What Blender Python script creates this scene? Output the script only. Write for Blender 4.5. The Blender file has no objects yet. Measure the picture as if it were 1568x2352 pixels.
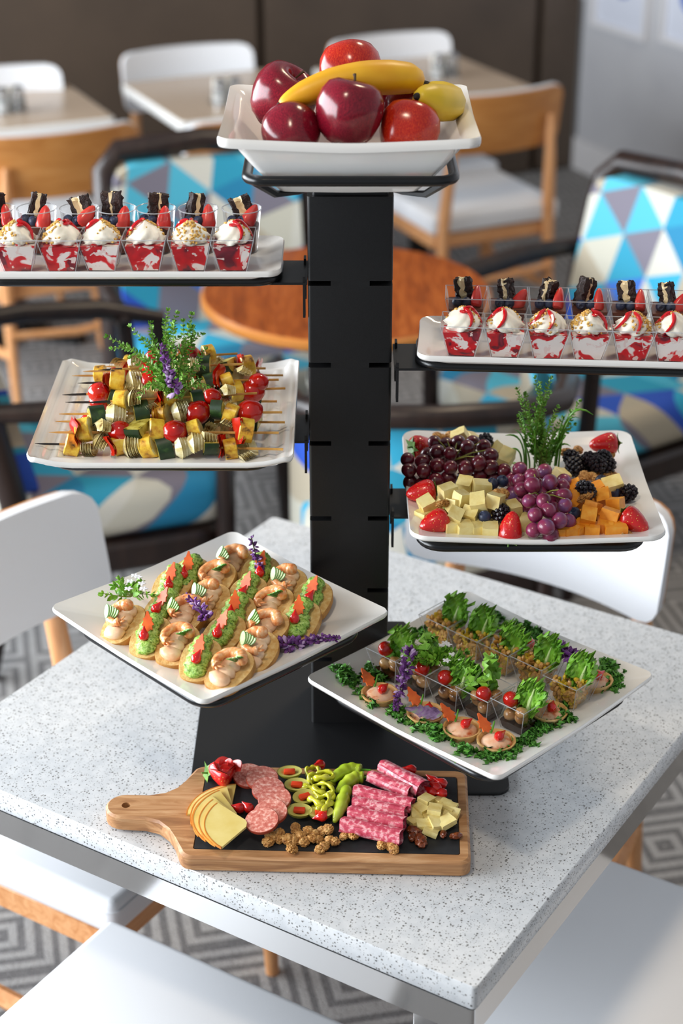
import bpy, bmesh, math, random
from mathutils import Vector, Matrix, Euler, noise
random.seed(11)
R = math.radians
NTH = ['first', 'second', 'third', 'fourth', 'fifth', 'sixth', 'seventh']
PI = math.pi
scene = bpy.context.scene
COL = scene.collection

# ---------------------------------------------------------------- camera
F_PX, PITCH = 4000.3, 0.46484
CAM = Vector((-0.0104, -2.0344, 2.0704))
cd = bpy.data.cameras.new('camera')
cam = bpy.data.objects.new('camera', cd)
COL.objects.link(cam)
cam.location = CAM
cam.rotation_euler = (PI / 2 - PITCH, 0, 0)
cd.sensor_fit = 'VERTICAL'
cd.sensor_height = 36.0
cd.lens = F_PX / 2352.0 * 36.0
cd.clip_start = 0.05
cd.dof.use_dof = True
cd.dof.focus_distance = 2.12
cd.dof.aperture_fstop = 3.2
scene.camera = cam
_fw = Vector((0, math.cos(PITCH), -math.sin(PITCH)))
_up = Vector((0, math.sin(PITCH), math.cos(PITCH)))

# ---------------------------------------------------------------- world, lights, exposure
world = bpy.data.worlds.new('world')
scene.world = world
world.use_nodes = True
world.node_tree.nodes['Background'].inputs[0].default_value = (0.86, 0.93, 1.0, 1)
world.node_tree.nodes['Background'].inputs[1].default_value = 0.29

def area(name, loc, target, sx, sy, energy, color):
    l = bpy.data.lights.new(name, 'AREA')
    l.shape = 'RECTANGLE'
    l.size, l.size_y = sx, sy
    l.energy = energy
    l.color = color
    o = bpy.data.objects.new(name, l)
    COL.objects.link(o)
    o.location = loc
    o.rotation_euler = (Vector(target) - Vector(loc)).to_track_quat('-Z', 'Y').to_euler()
    return o
# daylight enters through the long window in the left wall; two warm downlights hang in the ceiling above the view
area('window_left_offscreen', (-3.22, 0.4, 1.75), (0, 0.4, 1.75), 5.3, 1.9, 330, (0.88, 0.94, 1.0))
area('ceiling_lamp_rear_offscreen', (0.9, 1.5, 3.6), (0.9, 1.5, 0), 0.5, 0.5, 24, (1.0, 0.80, 0.56))
area('ceiling_lamp_front_offscreen', (-0.6, -1.2, 3.4), (-0.6, -1.2, 0), 0.3, 0.3, 14, (1.0, 0.84, 0.64))
vs = scene.view_settings
vs.view_transform = 'Standard'
vs.look = 'None'
vs.gamma = 1.0
vs.exposure = 0.48
scene.cycles.transparent_max_bounces = 40
vs.use_curve_mapping = False

# ---------------------------------------------------------------- pixel -> place
def ray(px, py):
    return _fw + Vector((1, 0, 0)) * ((px - 784) / F_PX) + _up * ((1176 - py) / F_PX)
def at(px, py, z):
    d = ray(px, py)
    return CAM + d * ((z - CAM.z) / d.z)
def at_y(px, py, y):
    d = ray(px, py)
    return CAM + d * ((y - CAM.y) / d.y)

# ---------------------------------------------------------------- mesh builder
_ico = {}
def ico(sub):
    if sub not in _ico:
        bm = bmesh.new()
        bmesh.ops.create_icosphere(bm, subdivisions=sub, radius=1)
        bm.verts.ensure_lookup_table()
        _ico[sub] = ([v.co.copy() for v in bm.verts], [[v.index for v in f.verts] for f in bm.faces])
        bm.free()
    return _ico[sub]

def T(loc=(0, 0, 0), rot=(0, 0, 0), sc=(1, 1, 1)):
    if isinstance(sc, (int, float)):
        sc = (sc, sc, sc)
    return Matrix.LocRotScale(Vector(loc), Euler(rot), Vector(sc))

class MB:
    def __init__(s):
        s.v, s.f, s.m = [], [], []
    def add(s, verts, faces, m=0, X=None):
        o = len(s.v)
        if X is None:
            s.v += [Vector(p) for p in verts]
        else:
            s.v += [X @ Vector(p) for p in verts]
        s.f += [[i + o for i in f] for f in faces]
        s.m += [m] * len(faces)
        return s
    def box(s, size, loc=(0, 0, 0), rot=(0, 0, 0), bev=0.0, seg=2, m=0, X=None):
        bm = bmesh.new()
        bmesh.ops.create_cube(bm, size=1)
        for v in bm.verts:
            v.co = Vector((v.co.x * size[0], v.co.y * size[1], v.co.z * size[2]))
        if bev:
            bmesh.ops.bevel(bm, geom=bm.edges[:], offset=bev, segments=seg, profile=0.5, affect='EDGES')
        bm.verts.index_update()
        vs_ = [v.co.copy() for v in bm.verts]
        fs_ = [[v.index for v in f.verts] for f in bm.faces]
        bm.free()
        X2 = T(loc, rot)
        return s.add(vs_, fs_, m, X @ X2 if X else X2)
    def blob(s, r, loc=(0, 0, 0), rot=(0, 0, 0), sub=2, amp=0.0, fs=1.0, seed=0, m=0, ridge=False, X=None, fn=None):
        if isinstance(r, (int, float)):
            r = (r, r, r)
        vv, ff = ico(sub)
        out = []
        so = Vector((seed * 3.1, seed * 1.7, seed * 2.3))
        for v in vv:
            k = 1.0
            if amp:
                n = noise.noise(v * fs + so)
                if ridge:
                    n = 0.5 - abs(n) * 2.2
                k += amp * n
            p = Vector((v.x * r[0] * k, v.y * r[1] * k, v.z * r[2] * k))
            if fn:
                p = fn(p)
            out.append(p)
        X2 = T(loc, rot)
        return s.add(out, ff, m, X @ X2 if X else X2)
    def tube(s, pts, rad, n=8, m=0, closed=False, cap=True, flat=1.0):
        pts = [Vector(p) for p in pts]
        k = len(pts)
        if isinstance(rad, (int, float)):
            rad = [rad] * k
        verts, faces = [], []
        prev = None
        for i, p in enumerate(pts):
            if closed:
                t = pts[(i + 1) % k] - pts[i - 1]
            else:
                t = pts[min(i + 1, k - 1)] - pts[max(i - 1, 0)]
            if t.length < 1e-9:
                t = Vector((0, 0, 1))
            t.normalize()
            if prev is None:
                a = Vector((0, 0, 1)) if abs(t.z) < 0.9 else Vector((1, 0, 0))
                nn = (a - t * a.dot(t)).normalized()
            else:
                nn = prev - t * prev.dot(t)
                nn = nn.normalized() if nn.length > 1e-6 else prev
            prev = nn
            b = t.cross(nn)
            for j in range(n):
                a = 2 * PI * j / n
                verts.append(p + nn * (math.cos(a) * rad[i] * flat) + b * (math.sin(a) * rad[i]))
        rings = k if closed else k - 1
        for i in range(rings):
            i2 = (i + 1) % k
            for j in range(n):
                j2 = (j + 1) % n
                faces.append([i * n + j, i * n + j2, i2 * n + j2, i2 * n + j])
        if cap and not closed:
            faces.append(list(range(n))[::-1])
            faces.append([(k - 1) * n + j for j in range(n)])
        return s.add(verts, faces, m)
    def lathe(s, prof, n=24, m=0, X=None, fn=None):
        verts, faces = [], []
        for (r, z) in prof:
            for j in range(n):
                a = 2 * PI * j / n
                rr, zz = (r, z) if fn is None else fn(r, z, a)
                verts.append((rr * math.cos(a), rr * math.sin(a), zz))
        for i in range(len(prof) - 1):
            for j in range(n):
                j2 = (j + 1) % n
                faces.append([i * n + j, i * n + j2, (i + 1) * n + j2, (i + 1) * n + j])
        k = len(prof) - 1
        if prof[0][0] > 1e-6:
            faces.append(list(range(n))[::-1])
        if prof[k][0] > 1e-6:
            faces.append([k * n + j for j in range(n)])
        return s.add(verts, faces, m, X)
    def grid(s, fn, nu, nv, m=0, X=None, cu=False):
        verts = [fn(i / nu, j / nv) for i in range(nu if cu else nu + 1) for j in range(nv + 1)]
        faces = []
        for i in range(nu):
            i2 = (i + 1) % nu if cu else i + 1
            for j in range(nv):
                faces.append([i * (nv + 1) + j, i2 * (nv + 1) + j, i2 * (nv + 1) + j + 1, i * (nv + 1) + j + 1])
        return s.add(verts, faces, m, X)
    def prism(s, poly, z0, z1, m=0, X=None, ch=0.0):
        n = len(poly)
        if ch:
            c = Vector((sum(p[0] for p in poly) / n, sum(p[1] for p in poly) / n))
            def ins(p):
                d = c - Vector(p)
                return Vector(p) + d.normalized() * ch
            rings = [([ins(p) for p in poly], z0), (poly, z0 + ch), (poly, z1 - ch), ([ins(p) for p in poly], z1)]
        else:
            rings = [(poly, z0), (poly, z1)]
        verts, faces = [], []
        for pl, z in rings:
            verts += [(p[0], p[1], z) for p in pl]
        for k in range(len(rings) - 1):
            for i in range(n):
                j = (i + 1) % n
                faces.append([k * n + i, k * n + j, (k + 1) * n + j, (k + 1) * n + i])
        faces.append(list(range(n))[::-1])
        faces.append([(len(rings) - 1) * n + i for i in range(n)])
        return s.add(verts, faces, m, X)
    def build(s, name, mats, parent=None, loc=(0, 0, 0), rot=(0, 0, 0), ang=0.7, flat=False):
        me = bpy.data.meshes.new(name)
        me.from_pydata(s.v, [], s.f)
        if not isinstance(mats, (list, tuple)):
            mats = [mats]
        for mm in mats:
            me.materials.append(mm)
        if len(mats) > 1:
            me.polygons.foreach_set('material_index', s.m)
        if flat:
            me.shade_flat()
        else:
            me.shade_smooth()
            me.set_sharp_from_angle(angle=ang)
        me.update()
        o = bpy.data.objects.new(name, me)
        COL.objects.link(o)
        o.location = loc
        o.rotation_euler = rot
        if parent:
            o.parent = parent
        return o

def rrect(w, h, r, n=6, c=(0, 0)):
    out = []
    for cx, cy, a0 in ((w / 2 - r, h / 2 - r, 0), (-w / 2 + r, h / 2 - r, 90), (-w / 2 + r, -h / 2 + r, 180), (w / 2 - r, -h / 2 + r, 270)):
        for i in range(n + 1):
            a = R(a0 + 90 * i / n)
            out.append((c[0] + cx + r * math.cos(a), c[1] + cy + r * math.sin(a)))
    return out

def tag(o, label=None, cat=None, group=None, kind=None):
    if label: o['label'] = label
    if cat: o['category'] = cat
    if group: o['group'] = group
    if kind: o['kind'] = kind
    return o
def thing(name, label, cat, loc=(0, 0, 0), rot=(0, 0, 0), group=None):
    o = bpy.data.objects.new(name, None)
    COL.objects.link(o)
    o.empty_display_size = 0.02
    o.location = loc
    o.rotation_euler = rot if isinstance(rot, (tuple, list)) else (0, 0, rot)
    return tag(o, label, cat, group)
KIDS = lambda o: [c for c in bpy.data.objects if c.parent == o]
def copy_tree(o, loc=None, rot=None, sc=None, label=None, parent=None, kids=None):
    c = o.copy()
    COL.objects.link(c)
    c.parent = parent
    if loc is not None: c.location = loc
    if rot is not None: c.rotation_euler = rot
    if sc is not None: c.scale = (sc, sc, sc) if isinstance(sc, (int, float)) else sc
    if label: c['label'] = label
    for ch in o.children:
        copy_tree(ch, parent=c)
    return c
class Proto:
    """first use moves the original, later uses copy it with all its parts"""
    def __init__(s, root):
        s.root, s.used = root, False
    def put(s, loc, rot=(0, 0, 0), sc=1.0, label=None):
        if not s.used:
            s.used = True
            s.root.location, s.root.rotation_euler = loc, rot
            s.root.scale = (sc, sc, sc)
            if label: s.root['label'] = label
            return s.root
        return copy_tree(s.root, loc, rot, sc, label)

# ---------------------------------------------------------------- materials
def srgb(h):
    h = h.lstrip('#')
    c = [int(h[i:i + 2], 16) / 255 for i in (0, 2, 4)]
    return tuple(((x + 0.055) / 1.055) ** 2.4 if x > 0.04045 else x / 12.92 for x in c) + (1,)
class NT:
    def __init__(s, name):
        s.mat = bpy.data.materials.new(name)
        s.mat.use_nodes = True
        s.nt = s.mat.node_tree
        s.b = s.nt.nodes['Principled BSDF']
    def n(s, t, **kw):
        nd = s.nt.nodes.new(t)
        for k, v in kw.items():
            if k.startswith('i_'):
                key = k[2:]
                key = int(key) if key.isdigit() else key.replace('_', ' ')
                if hasattr(v, 'is_output') and v.is_output:
                    s.nt.links.new(v, nd.inputs[key])
                else:
                    nd.inputs[key].default_value = v
            else:
                setattr(nd, k, v)
        return nd
    def math(s, op, a, b=None, c=None):
        nd = s.nt.nodes.new('ShaderNodeMath')
        nd.operation = op
        for i, v in enumerate((a, b, c)):
            if v is None: continue
            if hasattr(v, 'is_output'): s.nt.links.new(v, nd.inputs[i])
            else: nd.inputs[i].default_value = v
        return nd.outputs[0]
    def ramp(s, fac, stops, interp='LINEAR'):
        nd = s.nt.nodes.new('ShaderNodeValToRGB')
        nd.color_ramp.interpolation = interp
        el = nd.color_ramp.elements
        while len(el) < len(stops): el.new(0.5)
        for e, (p, c) in zip(el, stops):
            e.position = p
            e.color = srgb(c) if isinstance(c, str) else c
        s.nt.links.new(fac, nd.inputs[0])
        return nd.outputs[0]
    def mix(s, fac, a, b):
        nd = s.nt.nodes.new('ShaderNodeMix')
        nd.data_type = 'RGBA'
        for k, v in ((0, fac), (6, a), (7, b)):
            if hasattr(v, 'is_output'): s.nt.links.new(v, nd.inputs[k])
            else: nd.inputs[k].default_value = srgb(v) if isinstance(v, str) else v
        return nd.outputs[2]
    def coords(s, scale=(1, 1, 1), rot=(0, 0, 0), rnd=True):
        tc = s.n('ShaderNodeTexCoord')
        mp = s.n('ShaderNodeMapping')
        mp.inputs['Scale'].default_value = scale
        mp.inputs['Rotation'].default_value = rot
        s.nt.links.new(tc.outputs['Object'], mp.inputs[0])
        if rnd:
            oi = s.n('ShaderNodeObjectInfo')
            s.nt.links.new(s.math('MULTIPLY', oi.outputs['Random'], 17.0), mp.inputs['Location'])
        return mp.outputs[0]
    def noise(s, co, scale, detail=3.0, rough=0.5, dist=0.0):
        nd = s.n('ShaderNodeTexNoise', i_Scale=scale, i_Detail=detail, i_Roughness=rough, i_Distortion=dist)
        s.nt.links.new(co, nd.inputs['Vector'])
        return nd.outputs['Fac']
    def voro(s, co, scale, feature='F1', out='Distance'):
        nd = s.n('ShaderNodeTexVoronoi', feature=feature, i_Scale=scale)
        s.nt.links.new(co, nd.inputs['Vector'])
        return nd.outputs[out]
    def col(s, c):
        if hasattr(c, 'is_output'): s.nt.links.new(c, s.b.inputs['Base Color'])
        else: s.b.inputs['Base Color'].default_value = srgb(c)
        return s
    def set(s, **kw):
        mp = dict(rough='Roughness', metal='Metallic', spec='Specular IOR Level', sss='Subsurface Weight', coat='Coat Weight',
                  trans='Transmission Weight', ior='IOR', sheen='Sheen Weight', coatr='Coat Roughness')
        for k, v in kw.items():
            inp = s.b.inputs[mp[k]]
            if hasattr(v, 'is_output'): s.nt.links.new(v, inp)
            else: inp.default_value = v
        if 'sss' in kw:
            s.b.inputs['Subsurface Radius'].default_value = (0.006, 0.003, 0.002)
            s.b.inputs['Subsurface Scale'].default_value = 1.0
        return s
    def bump(s, h, strength=0.3, dist=0.001):
        nd = s.n('ShaderNodeBump', i_Strength=strength, i_Distance=dist)
        s.nt.links.new(h, nd.inputs['Height'])
        s.nt.links.new(nd.outputs[0], s.b.inputs['Normal'])
        return s
def plain(name, c, rough=0.5, **kw):
    return NT(name).col(c).set(rough=rough, **kw).mat
def noisy(name, stops, scale, rough=0.5, detail=3, bump=None, stretch=(1, 1, 1), dist=0.0, **kw):
    t = NT(name)
    co = t.coords(stretch)
    t.col(t.ramp(t.noise(co, scale, detail, 0.55, dist), stops)).set(rough=rough, **kw)
    if bump:
        t.bump(t.noise(co, bump[0], 3), bump[1], bump[2] if len(bump) > 2 else 0.001)
    return t.mat

def wood(name, cols, scale=6.0, rough=0.45, axis='X', coat=0.0):
    t = NT(name)
    st = {'X': (1, 9, 9), 'Y': (9, 1, 9), 'Z': (9, 9, 1)}[axis]
    co = t.coords(st)
    a = t.noise(co, scale, 5, 0.6, 1.5)
    t.col(t.ramp(a, [(0.28, cols[0]), (0.5, cols[1]), (0.72, cols[2])])).set(rough=rough, coat=coat)
    t.bump(a, 0.08, 0.001)
    return t.mat

MT = {}
MT['ceramic'] = plain('white_ceramic', '#eceae6', 0.10, spec=0.55, coat=0.3)
MT['black_metal'] = noisy('black_powder_coat', [(0.4, '#0b0b0c'), (0.6, '#131315')], 900, 0.42, bump=(1500, 0.12, 0.0002))
MT['black_rod'] = plain('black_coated_rod', '#111214', 0.28)
MT['chrome'] = plain('polished_steel', '#c9c9c9', 0.12, metal=1.0)
def quartz():
    t = NT('speckled_quartz')
    co = t.coords(rnd=False)
    def flecks(sc, th, keep):
        vor = t.n('ShaderNodeTexVoronoi', i_Scale=sc)
        t.nt.links.new(t.n('ShaderNodeVectorMath', operation='ADD', i_0=co, i_1=(sc * 0.013, 0.3, 0.1)).outputs[0], vor.inputs['Vector'])
        r = t.n('ShaderNodeSeparateColor', i_0=vor.outputs['Color'])
        thr = t.math('MULTIPLY', r.outputs[1], th)
        return t.math('MULTIPLY', t.math('LESS_THAN', vor.outputs['Distance'], thr), t.math('LESS_THAN', r.outputs[0], keep)), r.outputs[2]
    a, ca = flecks(270, 0.40, 0.70)
    b, cb = flecks(430, 0.42, 0.60)
    base = t.ramp(t.noise(co, 60, 3), [(0.35, '#c6c9cc'), (0.65, '#d2d4d6')])
    dark = t.ramp(ca, [(0.2, '#3a3836'), (0.8, '#77736e')])
    c = t.mix(t.math('MULTIPLY', a, 0.85), base, dark)
    c = t.mix(t.math('MULTIPLY', b, 0.6), c, dark)
    t.col(c).set(rough=0.22, spec=0.45)
    return t.mat
MT['quartz'] = quartz()
MT['beech'] = wood('beech_wood', ('#b97a48', '#cd9361', '#dba778'), 5, 0.42, 'Z')
MT['beech_y'] = wood('beech_rail', ('#b97a48', '#cd9361', '#dba778'), 5, 0.42, 'X')
MT['ply'] = wood('honey_plywood', ('#a5682f', '#b97c3f', '#c78d50'), 3, 0.4, 'X')
MT['round_top'] = wood('amber_wood_strips', ('#6b2f0c', '#9a4a14', '#b8662a'), 7, 0.32, 'Y', 0.2)
MT['round_edge'] = plain('amber_wood_edge', '#c07a34', 0.35)
MT['dark_wood'] = noisy('espresso_wood', [(0.3, '#1c1210'), (0.7, '#2d1f1a')], 8, 0.35, stretch=(6, 6, 1))
def leather():
    t = NT('white_leather')
    co = t.coords(rnd=False)
    t.col('#dcdde0').set(rough=0.42, spec=0.4)
    t.bump(t.voro(co, 420, 'DISTANCE_TO_EDGE'), 0.10, 0.0006)
    return t.mat
MT['leather'] = leather()
def triangles(name, axes, size=0.13, rot=0.35):
    t = NT(name)
    tc = t.n('ShaderNodeTexCoord')
    sp = t.n('ShaderNodeSeparateXYZ', i_0=tc.outputs['Object'])
    A, B = sp.outputs[axes[0]], sp.outputs[axes[1]]
    if axes == (0, 1): B = t.math('SUBTRACT', B, sp.outputs[2])
    c, s_ = math.cos(rot) / size, math.sin(rot) / size
    x = t.math('ADD', t.math('MULTIPLY', A, c), t.math('MULTIPLY', B, -s_))
    y = t.math('ADD', t.math('MULTIPLY', A, s_), t.math('MULTIPLY', B, c))
    u = t.math('ADD', t.math('SUBTRACT', x, t.math('MULTIPLY', y, 0.577)), 10.3)
    v = t.math('ADD', t.math('MULTIPLY', y, 1.155), 10.6)
    fu, fv = t.math('FLOOR', u), t.math('FLOOR', v)
    bit = t.math('GREATER_THAN', t.math('ADD', t.math('FRACT', u), t.math('FRACT', v)), 1.0)
    cb = t.n('ShaderNodeCombineXYZ', i_0=fu, i_1=fv, i_2=bit)
    wn = t.n('ShaderNodeTexWhiteNoise', noise_dimensions='3D', i_Vector=cb.outputs[0])
    cols = ['#2fa6ca', '#c2bfb0', '#2450b8', '#4cb0ca', '#77727f', '#cbc9be', '#1c7fa8', '#b0a590', '#366fc8', '#2595b4']
    cc = t.ramp(wn.outputs[0], [(i / len(cols), h) for i, h in enumerate(cols)], 'CONSTANT')
    t.col(cc).set(rough=0.75)
    return t.mat
MT['tri_back'] = triangles('triangle_fabric_upright', (0, 2))
MT['tri_seat'] = triangles('triangle_fabric_seat', (0, 1), rot=0.9)
MT['bg_top'] = plain('beige_laminate', '#b9a48f', 0.25)
MT['bg_edge'] = plain('white_edge_band', '#d8d6d2', 0.35)
MT['plastic'] = None
def clear_plastic():
    t = NT('clear_plastic')
    nt = t.nt
    nt.nodes.remove(t.b)
    out = [n for n in nt.nodes if n.type == 'OUTPUT_MATERIAL'][0]
    tr = t.n('ShaderNodeBsdfTransparent', i_Color=(0.985, 0.985, 0.987, 1))
    gl = t.n('ShaderNodeBsdfGlossy', i_Color=(1, 1, 1, 1), i_Roughness=0.04)
    lw = t.n('ShaderNodeLayerWeight', i_Blend=0.10)
    fac = t.math('ADD', t.math('MULTIPLY', lw.outputs['Fresnel'], 0.35), 0.008)
    mx = t.n('ShaderNodeMixShader')
    nt.links.new(fac, mx.inputs[0]); nt.links.new(tr.outputs[0], mx.inputs[1]); nt.links.new(gl.outputs[0], mx.inputs[2])
    nt.links.new(mx.outputs[0], out.inputs[0])
    return t.mat
MT['plastic'] = clear_plastic()
def plastic_edge():
    t = NT('clear_plastic_edge')
    nt = t.nt
    out = [n for n in nt.nodes if n.type == 'OUTPUT_MATERIAL'][0]
    t.col('#c9ccd0').set(rough=0.08, spec=0.8)
    tr = t.n('ShaderNodeBsdfTransparent', i_Color=(0.97, 0.97, 0.975, 1))
    mx = t.n('ShaderNodeMixShader', i_0=0.42)
    nt.links.new(tr.outputs[0], mx.inputs[1]); nt.links.new(t.b.outputs[0], mx.inputs[2])
    nt.links.new(mx.outputs[0], out.inputs[0])
    return t.mat
MT['plastic_edge'] = plastic_edge()

# ================================================================ the room
RA = R(25)
E1 = Vector((math.cos(RA), math.sin(RA), 0))
E2 = Vector((-math.sin(RA), math.cos(RA), 0))
CORNER = Vector((1.01, 5.46, 0))

def carpet():
    t = NT('patterned_carpet')
    tc = t.n('ShaderNodeTexCoord')
    mp = t.n('ShaderNodeMapping', i_0=tc.outputs['Object'])
    mp.inputs['Rotation'].default_value = (0, 0, R(-12))
    sp = t.n('ShaderNodeSeparateXYZ', i_0=mp.outputs[0])
    cell = 0.21
    def ab(o):
        return t.math('ABSOLUTE', t.math('SUBTRACT', t.math('FRACT', t.math('DIVIDE', o, cell)), 0.5))
    ax, ay = ab(sp.outputs[0]), ab(sp.outputs[1])
    ring = t.math('MAXIMUM', ax, ay)
    half = t.math('GREATER_THAN', t.math('FRACT', t.math('DIVIDE', sp.outputs[0], cell * 2)), 0.5)
    ring = t.math('ADD', ring, t.math('MULTIPLY', half, 0.06))
    st = t.math('FRACT', t.math('MULTIPLY', ring, 7.0))
    band = t.math('GREATER_THAN', st, 0.52)
    co = t.coords((1, 1, 1), rnd=False)
    pile = t.voro(co, 330)
    c = t.mix(band, t.ramp(pile, [(0.1, '#aaa8a6'), (0.9, '#858381')]), t.ramp(pile, [(0.1, '#7f7d7c'), (0.9, '#565455')]))
    t.col(c).set(rough=0.95, spec=0.1)
    t.bump(pile, 0.5, 0.004)
    return t.mat
fl = MB().box((16, 16, 0.1), (0, 1.5, -0.05)).build('floor', carpet(), flat=True)
tag(fl, kind='structure')

M_brown = noisy('taupe_wall_panel', [(0.3, '#4b3f35'), (0.7, '#57493d')], 3, 0.5)
M_grey = noisy('grey_wall_paint', [(0.3, '#b4b4b8'), (0.7, '#bababd')], 5, 0.7)
M_white = plain('white_trim_paint', '#d7d5d6', 0.4)
def frame_pt(a, b, z=0):
    return CORNER - E1 * a - E2 * b + Vector((0, 0, z))
wb = MB().box((9, 0.1, 3.0), (-4.5, 0.105, 1.5)).build('wall_back', M_brown, loc=CORNER, rot=(0, 0, RA), flat=True)
tag(wb, kind='structure')
def on_back_wall(px, py):
    d = ray(px, py)
    return CAM + d * ((CORNER - CAM).dot(E2) / d.dot(E2))
seams = [0.0]
for px in (1240, 600):
    seams.append((CORNER - on_back_wall(px, 60)).dot(E1))
st = seams[2] - seams[1]
while seams[-1] < 8.5:
    seams.append(seams[-1] + st)
for i in range(len(seams) - 1):
    w = seams[i + 1] - seams[i] - 0.035
    MB().box((w, 0.055, 2.98), (0, 0, 0), bev=0.003, seg=1).build('panel', M_brown, wb, loc=(-(seams[i] + seams[i + 1]) / 2, 0.0275, 1.5))
wr = MB().box((0.1, 9, 3.0), (0.05, -4.5, 1.5)).build('wall_right', M_grey, loc=CORNER, rot=(0, 0, RA), flat=True)
tag(wr, kind='structure')
bb = MB().box((0.018, 9, 0.14), (-0.009, -4.5, 0.07), bev=0.004, seg=1).build('baseboard_right', M_white, loc=CORNER, rot=(0, 0, RA))
tag(bb, kind='structure')
# left wall with the tall window that lights the room
wl = MB()
for (y0, y1, z0, z1) in ((-4.5, -2.3, 0, 3.2), (3.1, 3.35, 0, 3.2), (-2.3, 3.1, 0, 0.75), (-2.3, 3.1, 2.75, 3.2)):
    wl.box((0.12, y1 - y0, z1 - z0), (-3.3, (y0 + y1) / 2, (z0 + z1) / 2))
tag(wl.build('wall_left', M_grey, flat=True), kind='structure')
wf = MB()
for y in (-2.28, -1.2, -0.13, 0.94, 2.0, 3.08):
    wf.box((0.06, 0.05, 2.0), (-3.27, y, 1.75))
for z in (0.77, 2.73):
    wf.box((0.06, 5.4, 0.05), (-3.27, 0.4, z))
tag(wf.build('window_1', M_white, flat=True), kind='structure')

# framed prints on the right wall
def on_right_wall(px, py):
    d = ray(px, py)
    return CAM + d * ((CORNER - CAM).dot(E1) / d.dot(E1))
M_mat = plain('white_picture_mat', '#ccd0dc', 0.5)
M_blue = noisy('blue_ink', [(0.35, '#1c3f9a'), (0.65, '#4a78c8')], 30, 0.5)
for k, (pxa, pya, pxb, pyb) in enumerate(((1366, 60, 1490, 90), (1524, 98, 1650, 128))):
    a, b = on_right_wall(pxa, pya), on_right_wall(pxb, pyb)
    w = abs((a - b).dot(E2))
    zb = (a.z + b.z) / 2
    h = w * 1.25
    c = (a + b) / 2
    t = thing('framed_print', ('white framed print of a round blue motif, closer to the brown paneled wall' if k == 0 else
              'white framed print of a blue motif, farther from the brown paneled wall'), 'framed print', (c.x, c.y, zb), (0, 0, RA), 'framed prints on the grey wall')
    f = MB()
    fw = 0.02
    for (cy, cz, sy, sz) in ((-w / 2 + fw / 2, h / 2, fw, h), (w / 2 - fw / 2, h / 2, fw, h), (0, fw / 2, w - 2 * fw, fw), (0, h - fw / 2, w - 2 * fw, fw)):
        f.box((0.025, sy, sz), (-0.0125, cy, cz))
    f.build('frame', M_white, t)
    MB().box((0.008, w - 2 * fw, h - 2 * fw), (-0.005, 0, h / 2)).build('picture_mat', M_mat, t)
    d = MB()
    d.lathe([(0.0, 0.0), (w * 0.24, 0.0), (w * 0.24, 0.002), (0, 0.002)], 28, X=T((-0.0092, 0, h * 0.47), (0, -PI / 2, 0)))
    d.build('blue_motif', M_blue, t)

# ================================================================ speckled dining table
TC = Vector((0.0054, 0.0088, 0))
TROT = R(57.884)
TS = 0.8325
tb = thing('dining_table', 'square speckled white quartz dining table with polished steel edge band', 'table', TC, (0, 0, TROT))
MB().prism(rrect(TS, TS, 0.006, 3), 0.717, 0.75, ch=0.0015).build('tabletop', MT['quartz'], tb)
MB().prism(rrect(TS - 0.03, TS - 0.03, 0.006, 3), 0.713, 0.717).build('spacer', MT['chrome'], tb)
bd = MB()
o_, i_ = rrect(TS - 0.006, TS - 0.006, 0.006, 3), rrect(TS - 0.05, TS - 0.05, 0.004, 3)
n_ = len(o_)
vv = [(p[0], p[1], z) for z in (0.674, 0.713) for pl in (o_, i_) for p in pl]
ff = []
for i in range(n_):
    j = (i + 1) % n_
    ff += [[i, j, 2 * n_ + j, 2 * n_ + i], [n_ + j, n_ + i, 3 * n_ + i, 3 * n_ + j], [j, i, n_ + i, n_ + j], [2 * n_ + i, 2 * n_ + j, 3 * n_ + j, 3 * n_ + i]]
bd.add(vv, ff).build('edge_band', MT['chrome'], tb, ang=0.5)
MB().box((TS - 0.06, TS - 0.06, 0.03), (0, 0, 0.696)).build('underside', MT['black_metal'], tb)
for s in (-1, 1):
    q_ = s * (TS / 2 - 0.075)
    MB().box((0.06, 0.06, 0.657), (q_, q_, 0.3535), bev=0.004, seg=1).build('leg', MT['chrome'], tb)
    MB().box((0.16, 0.08, 0.025), (q_ * 0.96, q_ * 0.96, 0.0125), (0, 0, R(-45)), bev=0.005, seg=1).build('foot', MT['chrome'], tb)

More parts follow.
